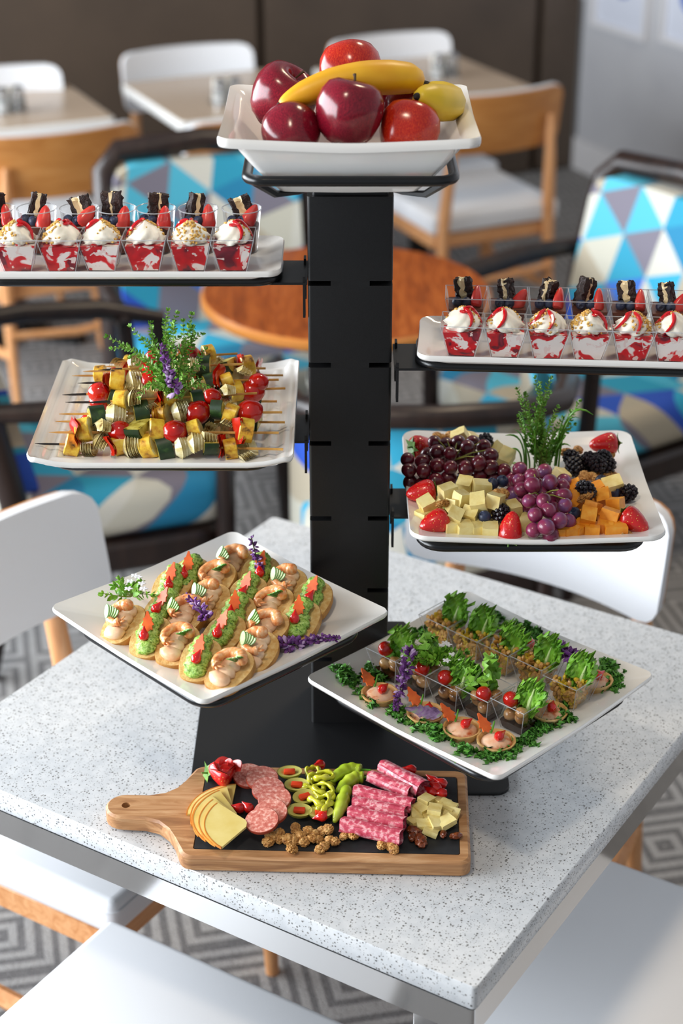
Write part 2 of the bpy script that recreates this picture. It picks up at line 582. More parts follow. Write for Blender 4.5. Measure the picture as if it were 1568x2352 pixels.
# ================================================================ white cafe chairs
def curved_slab(hw, z0, z1, y0, lean, curv, th, r):
    """backrest slab: thickness th towards +y, concave towards +y"""
    mb = MB()
    h = z1 - z0
    def pt(u, v, off):
        z = (v - 0.5) * h
        a = max(0, abs(z) - h / 2 + r)
        w = hw - r + math.sqrt(max(0, r * r - a * a))
        x = (u * 2 - 1) * w
        return (x, y0 + curv * x * x - lean * (v) + off, z0 + v * h)
    zz = [0.0, 0.03, 0.08, 0.16, 0.3, 0.5, 0.7, 0.84, 0.92, 0.97, 1.0]
    nv = len(zz) - 1
    nu = 16
    F = [pt(i / nu, zz[j], th) for i in range(nu + 1) for j in range(nv + 1)]
    B = [pt(i / nu, zz[j], 0) for i in range(nu + 1) for j in range(nv + 1)]
    N = len(F)
    f = []
    for i in range(nu):
        for j in range(nv):
            a, b, c, d = i * (nv + 1) + j, (i + 1) * (nv + 1) + j, (i + 1) * (nv + 1) + j + 1, i * (nv + 1) + j + 1
            f += [[d, c, b, a], [N + a, N + b, N + c, N + d]]
    edge = [i * (nv + 1) for i in range(nu + 1)] + [nu * (nv + 1) + j for j in range(1, nv + 1)] + \
           [i * (nv + 1) + nv for i in range(nu - 1, -1, -1)] + [j for j in range(nv - 1, 0, -1)]
    for k in range(len(edge)):
        a, b = edge[k], edge[(k + 1) % len(edge)]
        f.append([a, b, N + b, N + a])
    mb.add(F + B, f)
    return mb

def seat_parts(t, w, d, ztop):
    MB().box((w, d, 0.065), (0, 0, ztop - 0.0325), bev=0.014, seg=3).build('seat', MT['leather'], t)
    pp = [(x, y, ztop - 0.020) for x, y in rrect(w + 0.001, d + 0.001, 0.018, 5)]
    MB().tube(pp, 0.0028, 6, closed=True).build('piping', MT['leather'], t)
    MB().box((w - 0.02, d - 0.03, 0.05), (0, -0.004, ztop - 0.09), bev=0.006, seg=1).build('seat_frame', MT['beech_y'], t)

def make_chair():
    t = thing('cafe_chair', 'x', 'chair', group='white cafe chairs')
    seat_parts(t, 0.46, 0.43, 0.462)
    for s in (-1, 1):
        MB().tube([(s * 0.205, 0.185, 0), (s * 0.200, 0.180, 0.2), (s * 0.195, 0.175, 0.40)], [0.012, 0.017, 0.02], 10).build('leg', MT['beech'], t)
        MB().tube([(s * 0.20, -0.26, 0), (s * 0.195, -0.225, 0.22), (s * 0.19, -0.212, 0.42), (s * 0.178, -0.228, 0.6), (s * 0.172, -0.232, 0.70), (s * 0.170, -0.233, 0.745)],
                  [0.012, 0.017, 0.021, 0.018, 0.014, 0.009], 10).build('leg', MT['beech'], t)
        MB().tube([(s * 0.203, 0.183, 0.17), (s * 0.215, 0.06, 0.155), (s * 0.215, -0.09, 0.16), (s * 0.198, -0.235, 0.185)], [0.012, 0.016, 0.016, 0.012], 8).build('stretcher', MT['beech_y'], t)
    MB().tube([(-0.2, -0.235, 0.25), (0, -0.235, 0.235), (0.2, -0.235, 0.25)], 0.013, 8).build('stretcher', MT['beech_y'], t)
    curved_slab(0.232, 0.642, 0.828, -0.225, 0.03, 0.95, 0.012, 0.035).build('backrest', MT['ply'], t, ang=1.0)
    curved_slab(0.235, 0.640, 0.832, -0.213, 0.03, 0.95, 0.022, 0.038).build('back_cushion', MT['leather'], t, ang=1.0)
    return t
chair = Proto(make_chair())
FT = R(57.884)
chair.put((-0.396, 0.236, 0), (0, 0, R(-122.1)), label='white leather cafe chair with curved back left of the shrimp toast plate')
chair.put((0.221, 0.397, 0), (0, 0, R(147.9)), label='white leather cafe chair with curved back behind the fruit and cheese plate')
chair.put((0.425, -0.258, 0), (0, 0, R(57.9)), label='white leather cafe chair tucked under the table edge beside the cutting board')
# far chairs round the beige tables
def e_pt(x, y):
    return (x, y, 0)
FAR = R(25)
for (x, y, rz, lb) in ((-0.80, 2.83, FAR, 'cafe chair with honey plywood back outward at the far table by the dessert tray'),
                       (-0.24, 3.02, FAR + R(12), 'cafe chair with plywood back mostly hidden behind the white fruit bowl'),
                       (0.485, 3.31, FAR, 'cafe chair with honey plywood back and round legs beside the grey wall'),
                       (-1.13, 3.57, FAR + PI, 'white backed cafe chair behind the far table with cropped edge'),
                       (-0.52, 3.90, FAR + PI, 'white backed cafe chair facing forward behind the middle far table'),
                       (0.17, 4.10, FAR + PI, 'white backed cafe chair facing forward behind the table by the grey wall')):
    off = Vector((-math.sin(rz), math.cos(rz), 0)) * 0.235 + (E2 * 0.085 if rz > 2 else -E2 * 0.01)
    chair.put((x + off.x, y + off.y, 0), (0, 0, rz), label=lb)

stl = thing('upholstered_stool', 'white grained leather square seat without backrest in front of the speckled table', 'stool', (-0.258, -0.4155, 0), (0, 0, R(-32.1)))
seat_parts(stl, 0.475, 0.46, 0.462)
for sx in (-1, 1):
    for sy in (-1, 1):
        MB().tube([(sx * 0.205, sy * 0.195, 0), (sx * 0.20, sy * 0.19, 0.39)], [0.013, 0.02], 10).build('leg', MT['beech'], stl)

# far beige tables with shakers
M_shaker = plain('shaker_glass', '#d9dcde', 0.08, trans=0.85, ior=1.45)
M_salt = plain('salt', '#e9e7e2', 0.8)
M_pepper = noisy('pepper', [(0.4, '#3a332c'), (0.6, '#7a6f62')], 200, 0.9)
M_packet = plain('paper_packets', '#d8d4cc', 0.7)
def far_table(nl, w, d, label):
    """nl = near left corner"""
    c = Vector((nl[0], nl[1], 0)) + E1 * (w / 2) + E2 * (d / 2)
    t = thing('cafe_table', label, 'table', c, (0, 0, RA), 'far beige tables')
    MB().prism(rrect(w, d, 0.02), 0.718, 0.75, ch=0.003).build('edge_band', MT['bg_edge'], t)
    MB().prism(rrect(w - 0.012, d - 0.012, 0.018), 0.7495, 0.7515).build('tabletop', MT['bg_top'], t)
    MB().tube([(0, 0, 0.03), (0, 0, 0.718)], 0.035, 14).build('pedestal', MT['black_metal'], t)
    b = MB()
    for a in (0, PI / 2):
        b.box((w * 0.8, 0.06, 0.03), (0, 0, 0.015), (0, 0, a + PI / 4), bev=0.006, seg=1)
    b.build('foot', MT['black_metal'], t)
    return c
far_table((-1.25, 3.06), 0.60, 0.50, 'beige topped cafe table behind the cropped dessert tray')
far_table((-0.50, 3.25), 0.52, 0.58, 'beige topped cafe table with white edge behind the fruit bowl')
far_table((0.14, 3.46), 0.55, 0.60, 'beige topped cafe table beside the grey wall')
def make_caddy():
    t = thing('condiment_caddy', 'x', 'caddy', group='condiment caddies on the far tables')
    MB().prism(rrect(0.10, 0.07, 0.01), 0, 0.006).build('base', MT['chrome'], t)
    hp = [(-0.05, 0, 0.003), (-0.05, 0, 0.045), (0.05, 0, 0.045), (0.05, 0, 0.003)]
    MB().tube(hp, 0.003, 6).build('handle', MT['chrome'], t)
    MB().box((0.07, 0.014, 0.07), (0, 0.022, 0.041), bev=0.002, seg=1).build('packets', M_packet, t)
    for s, mm in ((-1, M_salt), (1, M_pepper)):
        sh = MB().lathe([(0, 0.006), (0.02, 0.006), (0.021, 0.012), (0.018, 0.05), (0.016, 0.062)], 14).build('shaker', M_shaker, t, loc=(s * 0.026, -0.016, 0))
        MB().lathe([(0, 0.0), (0.0165, 0.0), (0.014, 0.026), (0, 0.03)], 12).build('seasoning', mm, sh, loc=(0, 0, 0.0085))
        MB().lathe([(0.017, 0.062), (0.018, 0.066), (0.017, 0.078), (0.008, 0.084), (0, 0.085)], 14).build('cap', MT['chrome'], sh)
    return t
cad = Proto(make_caddy())
for (px, py, lb) in ((24, 258, 'glass and chrome shaker caddy on the far table above the desserts'),
                     (520, 238, 'glass and chrome shaker caddy on the table left of the apples'),
                     (1018, 178, 'glass and chrome shaker caddy on the table beside the grey wall')):
    p = at(px, py, 0.7516)
    cad.put((p.x, p.y, 0.7516), (0, 0, RA))['label'] = lb

# ================================================================ round table and patterned armchairs
rt = thing('round_table', 'round amber wood side table with a light rounded edge behind the black column', 'table', (0, 1.78, 0))
MB().lathe([(0, 0.700), (0.325, 0.700), (0.335, 0.708), (0.335, 0.722), (0.328, 0.729)], 64).build('table_edge', MT['round_edge'], rt)
MB().lathe([(0, 0.7285), (0.329, 0.7285), (0.327, 0.7305), (0, 0.7305)], 64).build('tabletop', MT['round_top'], rt)
MB().tube([(0, 0, 0.02), (0, 0, 0.70)], 0.03, 14).build('pedestal', MT['chrome'], rt)
MB().lathe([(0, 0), (0.22, 0), (0.22, 0.012), (0.03, 0.03), (0, 0.03)], 32).build('base', MT['chrome'], rt)

def arm_path(tub):
    return [(0.30, 0.24, 0.60), (0.315, 0.10, 0.635), (0.31, -0.06, 0.66), (0.27, -0.20, 0.675), (0.17, -0.28, 0.685), (0, -0.305, 0.69)]
def make_armchair(tub):
    t = thing('armchair', 'x', 'armchair', group='patterned armchairs round the amber table')
    MB().box((0.53, 0.50, 0.13), (0, 0.0, 0.375), bev=0.045, seg=3).build('seat', MT['tri_seat'], t)
    MB().prism(rrect(0.56, 0.52, 0.1), 0.24, 0.31, ch=0.01).build('seat_rail', MT['dark_wood'], t)
    ap = arm_path(tub)
    if tub:
        full = ap + [(-x, y, z) for (x, y, z) in ap[-2::-1]]
        MB().tube(full, [0.018] + [0.026] * (len(full) - 2) + [0.018], 10).build('arm_rail', MT['dark_wood'], t)
        def sh(u, v):
            a = R(-200) + R(220) * u
            return (0.285 * math.cos(a), 0.27 * math.sin(a), 0.31 + 0.35 * v)
        def sh2(u, v):
            a = R(20) - R(220) * u
            return (0.245 * math.cos(a), 0.23 * math.sin(a), 0.31 + 0.35 * v)
        MB().grid(sh, 28, 4).grid(sh2, 28, 4).build('backrest', MT['tri_back'], t)
    else:
        curved_slab(0.245, 0.43, 0.85, -0.235, 0.09, 0.35, 0.06, 0.05).build('backrest', MT['tri_back'], t, ang=1.0)
        bf = [(-0.275, -0.22, 0.30), (-0.275, -0.24, 0.45), (-0.272, -0.275, 0.65), (-0.262, -0.315, 0.83), (-0.22, -0.335, 0.875), (0, -0.345, 0.89),
              (0.22, -0.335, 0.875), (0.262, -0.315, 0.83), (0.272, -0.275, 0.65), (0.275, -0.24, 0.45), (0.275, -0.22, 0.30)]
        MB().tube([(x, y + 0.018, z) for x, y, z in bf], 0.031, 10).build('back_frame', MT['dark_wood'], t)
        for s in (-1, 1):
            MB().tube([(s * 0.30, 0.25, 0.60), (s * 0.315, 0.10, 0.635), (s * 0.31, -0.08, 0.65), (s * 0.275, -0.27, 0.655)], [0.018, 0.026, 0.026, 0.02], 10).build('arm_rail', MT['dark_wood'], t)
    for s in (-1, 1):
        MB().tube([(s * 0.27, 0.24, 0), (s * 0.285, 0.235, 0.3), (s * 0.30, 0.235, 0.60)], [0.014, 0.022, 0.02], 10).build('leg', MT['dark_wood'], t)
        MB().tube([(s * 0.23, -0.30, 0), (s * 0.25, -0.23, 0.30)], [0.014, 0.022], 10).build('leg', MT['dark_wood'], t)
    return t
hi, lo = Proto(make_armchair(False)), Proto(make_armchair(True))
hi.put((-0.30, 2.20, 0), (0, 0, R(195)), label='blue triangle patterned armchair with dark frame behind the round table')
hi.put((0.575, 1.985, 0), (0, 0, R(125)), label='blue triangle patterned armchair with tall framed back behind the berry dessert tray')
hi.put((-0.58, 1.58, 0), (0, 0, R(-71)), label='blue triangle patterned armchair with dark arms behind the vegetable skewers')
lo.put((0.16, 1.44, 0), (0, 0, R(4)), label='low tub armchair in blue triangle fabric between column and fruit plate')

# ================================================================ the black display stand
CW = 0.1016
SL = [1.3813 - 0.105 * i for i in range(6)]
TOP = 1.4875
ds = thing('display_stand', 'tall square black metal display column with slots on a flat base', 'display stand', (0, 0, 0.75))
MB().prism(rrect(0.41, 0.42, 0.018), 0, 0.006, ch=0.001).build('base_plate', MT['black_metal'], ds)
full = rrect(CW, CW, 0.004, 3)
nt_ = 0.0275
h = CW / 2
notch = [(h - nt_, h), (-(h - nt_), h), (-(h - nt_), h - nt_), (-h, h - nt_), (-h, -(h - nt_)), (-(h - nt_), -(h - nt_)), (-(h - nt_), -h), (h - nt_, -h),
         (h - nt_, -(h - nt_)), (h, -(h - nt_)), (h, h - nt_), (h - nt_, h - nt_)]
zs = [0.006]
for z in SL[::-1]:
    zs += [z - 0.0032 - 0.75, z + 0.0032 - 0.75]
zs.append(TOP - 0.75)
cl = MB()
for i in range(len(zs) - 1):
    cl.prism(full if i % 2 == 0 else notch, zs[i], zs[i + 1])
cl.build('column', MT['black_metal'], ds)
MB().prism(rrect(CW - 0.012, CW - 0.012, 0.004, 3), TOP - 0.75, TOP - 0.7465 + 0.004).build('top_cap', MT['black_rod'], ds)

def tray_holder(label, c, w, d, z, rz, arm_len, arm_dir, wide=0.083):
    """rod frame with a flat arm hooked into the column slot; arm_dir is the local angle from the frame to the column"""
    t = thing('tray_holder', label, 'tray holder', (c[0], c[1], z), (0, 0, rz), 'black tray holders on the column')
    MB().tube([(x, y, 0.0045) for x, y in rrect(w, d, 0.028, 6)], 0.0062, 10, closed=True).build('rod_frame', MT['black_rod'], t)
    X = T((0, 0, 0), (0, 0, arm_dir))
    MB().box((arm_len, wide, 0.003), (arm_len / 2, 0, -0.0005), X=X).build('arm', MT['black_metal'], t)
    for s in (-1, 1):
        MB().box((0.003, min(0.014, wide * 0.4), 0.052), (arm_len - 0.004, s * (wide / 2 - 0.008), -0.018), X=X).build('hook', MT['black_metal'], t)
    return t
tray_holder('black rod tray holder under the long dessert plate beside the fruit bowl', (-0.262, -0.009), 0.35, 0.095, SL[0], 0, 0.262 - CW / 2 - 0.0005, 0)
tray_holder('black rod tray holder under the long berry dessert plate', (0.262, -0.022), 0.35, 0.105, SL[1], R(-4), 0.262 - CW / 2 - 0.003, PI + R(4))
tray_holder('black rod tray holder under the skewer plate', (-0.228, -0.004), 0.262, 0.244, SL[2], 0, 0.228 - CW / 2 - 0.0005, 0)
tray_holder('black rod tray holder under the fruit and cheese plate', (0.224, -0.006), 0.272, 0.262, SL[3], 0, 0.224 - CW / 2 - 0.0005, PI)
SHC, SAC = Vector((-0.161, -0.165)), Vector((0.165, -0.1575))
dg = math.hypot(SHC.x + h, SHC.y + h)
tray_holder('black rod tray holder under the shrimp toast plate', SHC, 0.250, 0.250, SL[4] + 0.003, R(-46.5), math.hypot(SHC.x + h, SHC.y + h) - 0.001,
            math.atan2(-h - SHC.y, -h - SHC.x) - R(-46.5), 0.03)
s6 = tray_holder('black rod tray holder under the salad cup plate', SAC, 0.268, 0.268, SL[5] + 0.0085, R(-45), math.hypot(SAC.x - h, SAC.y + h) - 0.001,
            math.atan2(-h - SAC.y, h - SAC.x) - R(-45), 0.03)
Xi = s6.matrix_basis.inverted()
br = MB().prism([(0.052, -0.045), (0.083, -0.045), (0.083, 0.034), (0.075, 0.048), (0.052, 0.048)], SL[5] - 0.002, SL[5] + 0.001)
br.v = [T((0, 0, 0), (0, 0, R(45))) @ (p - Vector((SAC.x, SAC.y, SL[5] + 0.0085))) for p in br.v]
br.build('side_bracket', MT['black_metal'], s6)

# ================================================================ plates
def plate(name, label, c, w, d, rz, z0, hgt, rc=0.02, flat=0.62, th=0.0055, corner=0.0, extra=None, cat='plate', prof=None, lip=0.0066):
    """rounded square plate; z0 is the underside"""
    if prof is None:
        prof = [(0.0, 0), (0.3, 0), (flat - 0.06, 0), (flat, 0.05), (flat + 0.06, 0.22), (0.5 * (flat + 1.0), 0.55), (0.92, 0.86), (0.975, 0.99)]
    top = [(s, th + k * (hgt - th)) for s, k in prof]
    rings = top + [(0.994, hgt + 0.0006), (1.0, hgt - 0.0018), (1.0, hgt - lip * 0.65), (0.992, hgt - lip)] + [(s * 0.975, max(0.0, min(z - th, hgt - lip))) for s, z in top[::-1]]
    n = 7
    base = rrect(w, d, rc, n)
    N = len(base)
    # densify straight edges so that curved rims bend smoothly
    dense = []
    for i in range(N):
        a, b = Vector(base[i]), Vector(base[(i + 1) % N])
        k = max(1, int((b - a).length / 0.02))
        dense += [a.lerp(b, q / k) for q in range(k)]
    N = len(dense)
    verts, faces = [], []
    for s, z in rings:
        for p in dense:
            x, y = p.x * s, p.y * s
            dz = corner * (abs(x * y) / (w * d / 4)) ** 1.3 if corner else 0
            if extra: dz += extra(x, y, s)
            verts.append((x, y, z + dz))
    for i in range(len(rings) - 1):
        for j in range(N):
            k = (j + 1) % N
            faces.append([i * N + j, i * N + k, (i + 1) * N + k, (i + 1) * N + j])
    mb = MB().add(verts, faces)
    o = mb.build(name, MT['ceramic'], loc=(c[0], c[1], z0), rot=(0, 0, rz), ang=1.2)
    return tag(o, label, cat)
ZL, ZR, ZK, ZF, ZS, ZA = SL[0] + 0.0112, SL[1] + 0.0112, SL[2] + 0.0112, SL[3] + 0.0112, SL[4] + 0.0142, SL[5] + 0.0197
dprof = [(0.0, 0), (0.4, 0), (0.84, 0), (0.89, 0.08), (0.93, 0.4), (0.965, 0.85), (0.985, 0.99)]
plate('rectangular_plate', 'long white rectangular plate holding layered desserts beside the fruit bowl', (-0.271, -0.009), 0.38, 0.139, 0, ZL, 0.0125, 0.016, prof=dprof)
plate('rectangular_plate', 'long white rectangular plate holding trifles beside the amber round table', (0.274, -0.024), 0.38, 0.139, R(-4), ZR, 0.0125, 0.016, prof=dprof)
def ridges(x, y, s):
    a = abs(x) / 0.16
    if a < 0.66: return 0
    k = (a - 0.66) / 0.34
    return 0.010 * k * k + 0.0016 * math.sin(k * PI * 6) * (1 if k < 0.96 else 0)
kprof = [(0.0, 0), (0.3, 0), (0.5, 0), (0.62, 0.0)] + [(0.66 + 0.0142 * i, 0.15 + 0.02 * i) for i in range(22)] + [(0.98, 0.9)]
plate('square_plate', 'white square plate with ribbed rims carrying vegetable skewers', (-0.226, -0.003), 0.318, 0.318, 0, ZK, 0.013, 0.012, prof=kprof, extra=ridges)
plate('square_plate', 'white square plate of fruit, cheese cubes and grapes', (0.229, -0.003), 0.313, 0.318, 0, ZF, 0.015, 0.022, flat=0.74, corner=0.006)
plate('square_plate', 'white square plate of shrimp and green spread toasts', SHC, 0.300, 0.300, R(-46.5), ZS, 0.020, 0.012, flat=0.60, corner=0.004)
plate('square_plate', 'white square plate of salad cups, tartlets and kale', SAC, 0.315, 0.315, R(-44), ZA, 0.016, 0.012, flat=0.66, corner=0.006)
# bowl
BZ = 1.4995
bw = [(0.0, 0.0), (0.3, 0.0), (0.5, 0.004), (0.56, 0.04), (0.66, 0.26), (0.78, 0.57), (0.86, 0.80), (0.90, 0.92), (0.95, 0.97), (0.985, 1.0)]
plate('fruit_bowl', 'white square ceramic bowl with flared rim on top of the column', (-0.002, -0.012), 0.292, 0.262, 0, BZ, 0.0745, 0.014, corner=0.006, cat='bowl', prof=bw, th=0.006, lip=0.0105)
bh = thing('bowl_holder', 'black rod ring holding the fruit bowl on the column top', 'bowl holder', (0, -0.004, TOP))
MB().tube([(x, y, 0.036) for x, y in rrect(0.236, 0.216, 0.022, 6)], 0.0062, 10, closed=True).build('rod_frame', MT['black_rod'], bh)
sp_ = MB()
for s in (-1, 1):
    for q in (-1, 1):
        sp_.tube([(s * 0.110, q * 0.098, 0.034), (s * 0.086, q * 0.080, 0.013), (s * 0.06, q * 0.06, 0.0088), (0, 0, 0.0088)], [0.0055, 0.0045, 0.0025, 0.0025], 6)
sp_.build('support_strap', MT['black_rod'], bh)

# ================================================================ food materials
def apple_mat(name, a, b, c, dots=0.10):
    t = NT(name)
    co = t.coords((5, 5, 1.2))
    base = t.ramp(t.noise(co, 9, 4, 0.6), [(0.3, a), (0.52, b), (0.75, c)])
    v = t.voro(t.coords(), 210)
    t.col(t.mix(t.math('MULTIPLY', t.math('LESS_THAN', v, dots), 0.55), base, '#e0b08a')).set(rough=0.2, spec=0.5)
    return t.mat
FM = {}
FM['apple_dark'] = apple_mat('crimson_apple_skin', '#4a0516', '#740a20', '#98182a')
FM['apple_red'] = apple_mat('orange_red_apple_skin', '#86100c', '#b01e10', '#cc5018')
FM['stem'] = plain('brown_stem', '#4a3520', 0.7)
FM['banana'] = noisy('banana_peel', [(0.3, '#d99a10'), (0.6, '#e9b41c'), (0.8, '#e6bf3a')], 14, 0.42, stretch=(1, 1, 1))
FM['banana_g'] = noisy('greenish_banana_peel', [(0.3, '#c9a81c'), (0.6, '#dcb91e'), (0.8, '#b9ab25')], 14, 0.42)
FM['tip'] = plain('banana_tip', '#1c1510', 0.8)
FM['cream'] = noisy('whipped_cream', [(0.3, '#ece6d6'), (0.7, '#f6f1e4')], 60, 0.45, sss=0.15)
FM['crumb'] = noisy('golden_crumb', [(0.3, '#c48f3a'), (0.7, '#e6c06c')], 300, 0.7)
FM['sauce'] = plain('red_berry_sauce', '#c40d18', 0.15, coat=0.5)
def trifle_mat(name, s1, bias):
    t = NT(name)
    co = t.coords()
    a = t.noise(co, 34, 3, 0.5, 0.8)
    b = t.noise(co, 90, 2, 0.5, 0.5)
    c = t.ramp(a, [(0.0, '#efe6e0'), (bias - 0.03, '#efe6e0'), (bias, '#d3101f'), (bias + 0.10, '#b20d1c'), (bias + 0.14, '#5b1024'), (bias + 0.24, '#8e1c30')])
    t.col(t.mix(t.math('GREATER_THAN', b, 0.62), c, '#e8d2cc')).set(rough=0.25, coat=0.3)
    return t.mat
FM['trifle1'] = trifle_mat('berry_trifle_layers', 1, 0.50)
FM['trifle2'] = trifle_mat('berry_trifle_red', 2, 0.43)
FM['mousse'] = noisy('chocolate_mousse', [(0.3, '#4a2216'), (0.7, '#6b3624')], 80, 0.4)
FM['brownie'] = noisy('dark_brownie', [(0.3, '#1a0d0a'), (0.55, '#2c1712'), (0.8, '#43261c')], 160, 0.65, bump=(500, 0.6, 0.002))
FM['custard'] = noisy('cream_filling', [(0.3, '#d9bd8a'), (0.7, '#ecd9ae')], 120, 0.5)
def berry_mat():
    t = NT('strawberry_skin')
    co = t.coords()
    v = t.voro(co, 260)
    c = t.ramp(t.noise(co, 30, 2), [(0.3, '#b80d12'), (0.7, '#d9201c')])
    t.col(t.mix(t.math('LESS_THAN', v, 0.16), c, '#e0a548')).set(rough=0.25, coat=0.35)
    t.bump(t.math('MINIMUM', v, 0.4), 0.7, 0.0015)
    return t.mat
FM['strawberry'] = berry_mat()
FM['strawberry_cut'] = noisy('cut_strawberry', [(0.3, '#c81a1a'), (0.7, '#e2483a')], 60, 0.3, coat=0.3)
FM['leaf'] = noisy('strawberry_leaf', [(0.3, '#3f6a1e'), (0.7, '#6f9a34')], 60, 0.5)
FM['blueberry'] = noisy('blueberry_skin', [(0.3, '#141a30'), (0.7, '#2f3c5c')], 60, 0.45)
FM['blackberry'] = noisy('blackberry_skin', [(0.3, '#0b070c'), (0.7, '#221420')], 90, 0.4, coat=0.0)
FM['grape_d'] = noisy('dark_red_grape', [(0.3, '#360814'), (0.6, '#5c1022'), (0.8, '#7a2838')], 50, 0.28, coat=0.3)
FM['grape_p'] = noisy('purple_grape', [(0.3, '#5a1230'), (0.52, '#842a4c'), (0.72, '#6a5488')], 34, 0.32, coat=0.25)
FM['grape_stem'] = plain('grape_stem', '#8a8a3a', 0.6)
FM['tomato'] = noisy('roasted_cherry_tomato', [(0.25, '#7a0c08'), (0.5, '#b81409'), (0.8, '#cc2810')], 35, 0.16, coat=0.4)
FM['zuc_skin'] = noisy('zucchini_skin', [(0.3, '#12240f'), (0.6, '#1f3a17'), (0.8, '#44622a')], 90, 0.4)
FM['zuc_flesh'] = noisy('grilled_zucchini', [(0.30, '#3a2c12'), (0.42, '#b8a23c'), (0.7, '#dfd272')], 110, 0.35)
FM['squash_skin'] = noisy('yellow_squash_skin', [(0.28, '#3c2208'), (0.40, '#c88c20'), (0.55, '#e6bc3a'), (0.8, '#efd264')], 90, 0.35)
FM['squash_flesh'] = noisy('grilled_squash', [(0.28, '#4a3010'), (0.40, '#cbb062'), (0.7, '#e6d89c')], 90, 0.4)
FM['onion'] = noisy('grilled_onion', [(0.30, '#6a4418'), (0.40, '#d0bc78'), (0.7, '#efe8c4')], 80, 0.2, sss=0.1, coat=0.2)
FM['pepper'] = noisy('roasted_red_pepper', [(0.25, '#5a0c08'), (0.45, '#b81a0c'), (0.8, '#d8361a')], 60, 0.2, coat=0.3)
FM['stick'] = noisy('bamboo_stick', [(0.3, '#a8702c'), (0.7, '#d0a052')], 40, 0.6)
FM['char'] = plain('charred_tip', '#1a1410', 0.8)
FM['thyme_stem'] = plain('thyme_stem', '#7f8a3c', 0.6)
FM['thyme'] = noisy('thyme_leaf', [(0.3, '#4c8420'), (0.55, '#74aa38'), (0.8, '#a4cc5c')], 120, 0.5)
FM['chive'] = noisy('chive_blade', [(0.3, '#3a7a14'), (0.7, '#6aa828')], 30, 0.4)
FM['purple'] = noisy('purple_basil_bloom', [(0.3, '#3a1440'), (0.55, '#6a3080'), (0.8, '#a87cc0')], 200, 0.6)
FM['white_petal'] = plain('white_petal', '#efeef2', 0.5)

# ================================================================ fruit bowl
def make_apple(mat_, name='apple'):
    t = thing(name, 'x', 'apple', group='apples in the white bowl')
    pr = [(0.0, -0.78), (0.16, -0.84), (0.38, -0.90), (0.60, -0.82), (0.82, -0.55), (0.96, -0.15), (1.0, 0.18), (0.94, 0.52), (0.78, 0.78), (0.55, 0.90), (0.35, 0.91), (0.18, 0.80), (0.07, 0.66), (0.0, 0.62)]
    def fn(r, z, a):
        k = 1 + 0.025 * math.cos(5 * a) * (1 if z < 0.2 else 0.6) + 0.02 * math.cos(2 * a + 1)
        return r * k, z + (0.04 * math.cos(5 * a) if z < -0.7 else 0)
    sm = []
    for i in range(len(pr) - 1):
        for q in range(2):
            a, b = pr[i], pr[i + 1]
            sm.append((a[0] + (b[0] - a[0]) * q / 2, a[1] + (b[1] - a[1]) * q / 2))
    sm.append(pr[-1])
    MB().lathe(sm, 36, fn=fn).build('skin', mat_, t, ang=3)
    MB().tube([(0, 0, 0.62), (0.03, 0, 0.8), (0.10, 0.03, 1.02), (0.14, 0.04, 1.08)], [0.035, 0.03, 0.04, 0.055], 7).build('stem', FM['stem'], t)
    return t
apd, apr = Proto(make_apple(FM['apple_dark'])), Proto(make_apple(FM['apple_red']))
def put_apple(P, px, py, y, r, rot, lb):
    p = at_y(px, py, y)
    P.put(p, rot, r, lb)
put_apple(apd, 648, 224, 0.012, 0.0385, (R(12), R(32), 0), 'large dark crimson apple with a stem leaning on the bowl rim side')
put_apple(apd, 668, 309, -0.066, 0.034, (R(-55), R(-10), 0), 'small crimson apple low in the bowl under the banana tip')
put_apple(apd, 802, 259, -0.066, 0.0395, (R(16), R(4), 2), 'glossy crimson apple with stem in front of the long banana')
put_apple(apr, 805, 168, 0.060, 0.0375, (R(-35), R(-8), 0), 'orange red apple on top of the pile behind the long banana')
put_apple(apr, 938, 301, -0.060, 0.0345, (R(-30), R(14), 0), 'orange red apple under the greenish banana')
put_apple(apd, 930, 252, 0.035, 0.034, (R(5), R(20), 1.5), 'shadowed crimson apple between the two bananas')
def banana(label, pts, rad, mat_, tips):
    c = Vector(pts[len(pts) // 2])
    t = thing('banana', label, 'banana', c)
    # smooth the path
    P = [Vector(p) - c for p in pts]
    Q, Rr = [], []
    n = len(P)
    for i in range(n - 1):
        p0, p1, p2, p3 = P[max(i - 1, 0)], P[i], P[i + 1], P[min(i + 2, n - 1)]
        for q in range(4):
            u = q / 4
            Q.append(0.5 * ((2 * p1) + (p2 - p0) * u + (2 * p0 - 5 * p1 + 4 * p2 - p3) * u * u + (3 * p1 - 3 * p2 + p3 - p0) * u ** 3))
            Rr.append(rad[i] + (rad[i + 1] - rad[i]) * u)
    Q.append(P[-1]); Rr.append(rad[-1])
    MB().tube(Q, Rr, 10).build('peel', mat_, t, ang=1.2)
    for a, b, r in tips:
        a, b = Vector(a) - c, Vector(b) - c
        MB().tube([a, a.lerp(b, 0.5), b], [r, r * 0.9, r * 0.6], 8).build('tip', FM['tip'], t)
L1 = [(643, 240, -0.045), (660, 232, -0.042), (700, 215, -0.036), (760, 193, -0.026), (830, 180, -0.018), (890, 178, -0.010), (935, 180, 0.0), (955, 182, 0.014)]
P1 = [at_y(*q) for q in L1]
banana('long yellow banana lying across the top of the apples', P1, [0.0035, 0.0095, 0.0155, 0.0185, 0.0200, 0.0205, 0.0185, 0.0120], FM['banana'],
       [(P1[0], at_y(637, 243, -0.046), 0.0035), (P1[-1], at_y(968, 184, 0.02), 0.006)])
L2 = [(958, 222, -0.052), (966, 224, -0.048), (985, 230, -0.036), (1010, 236, -0.015), (1028, 238, 0.010), (1030, 228, 0.035), (1012, 212, 0.055), (985, 200, 0.064)]
P2 = [at_y(*q) for q in L2]
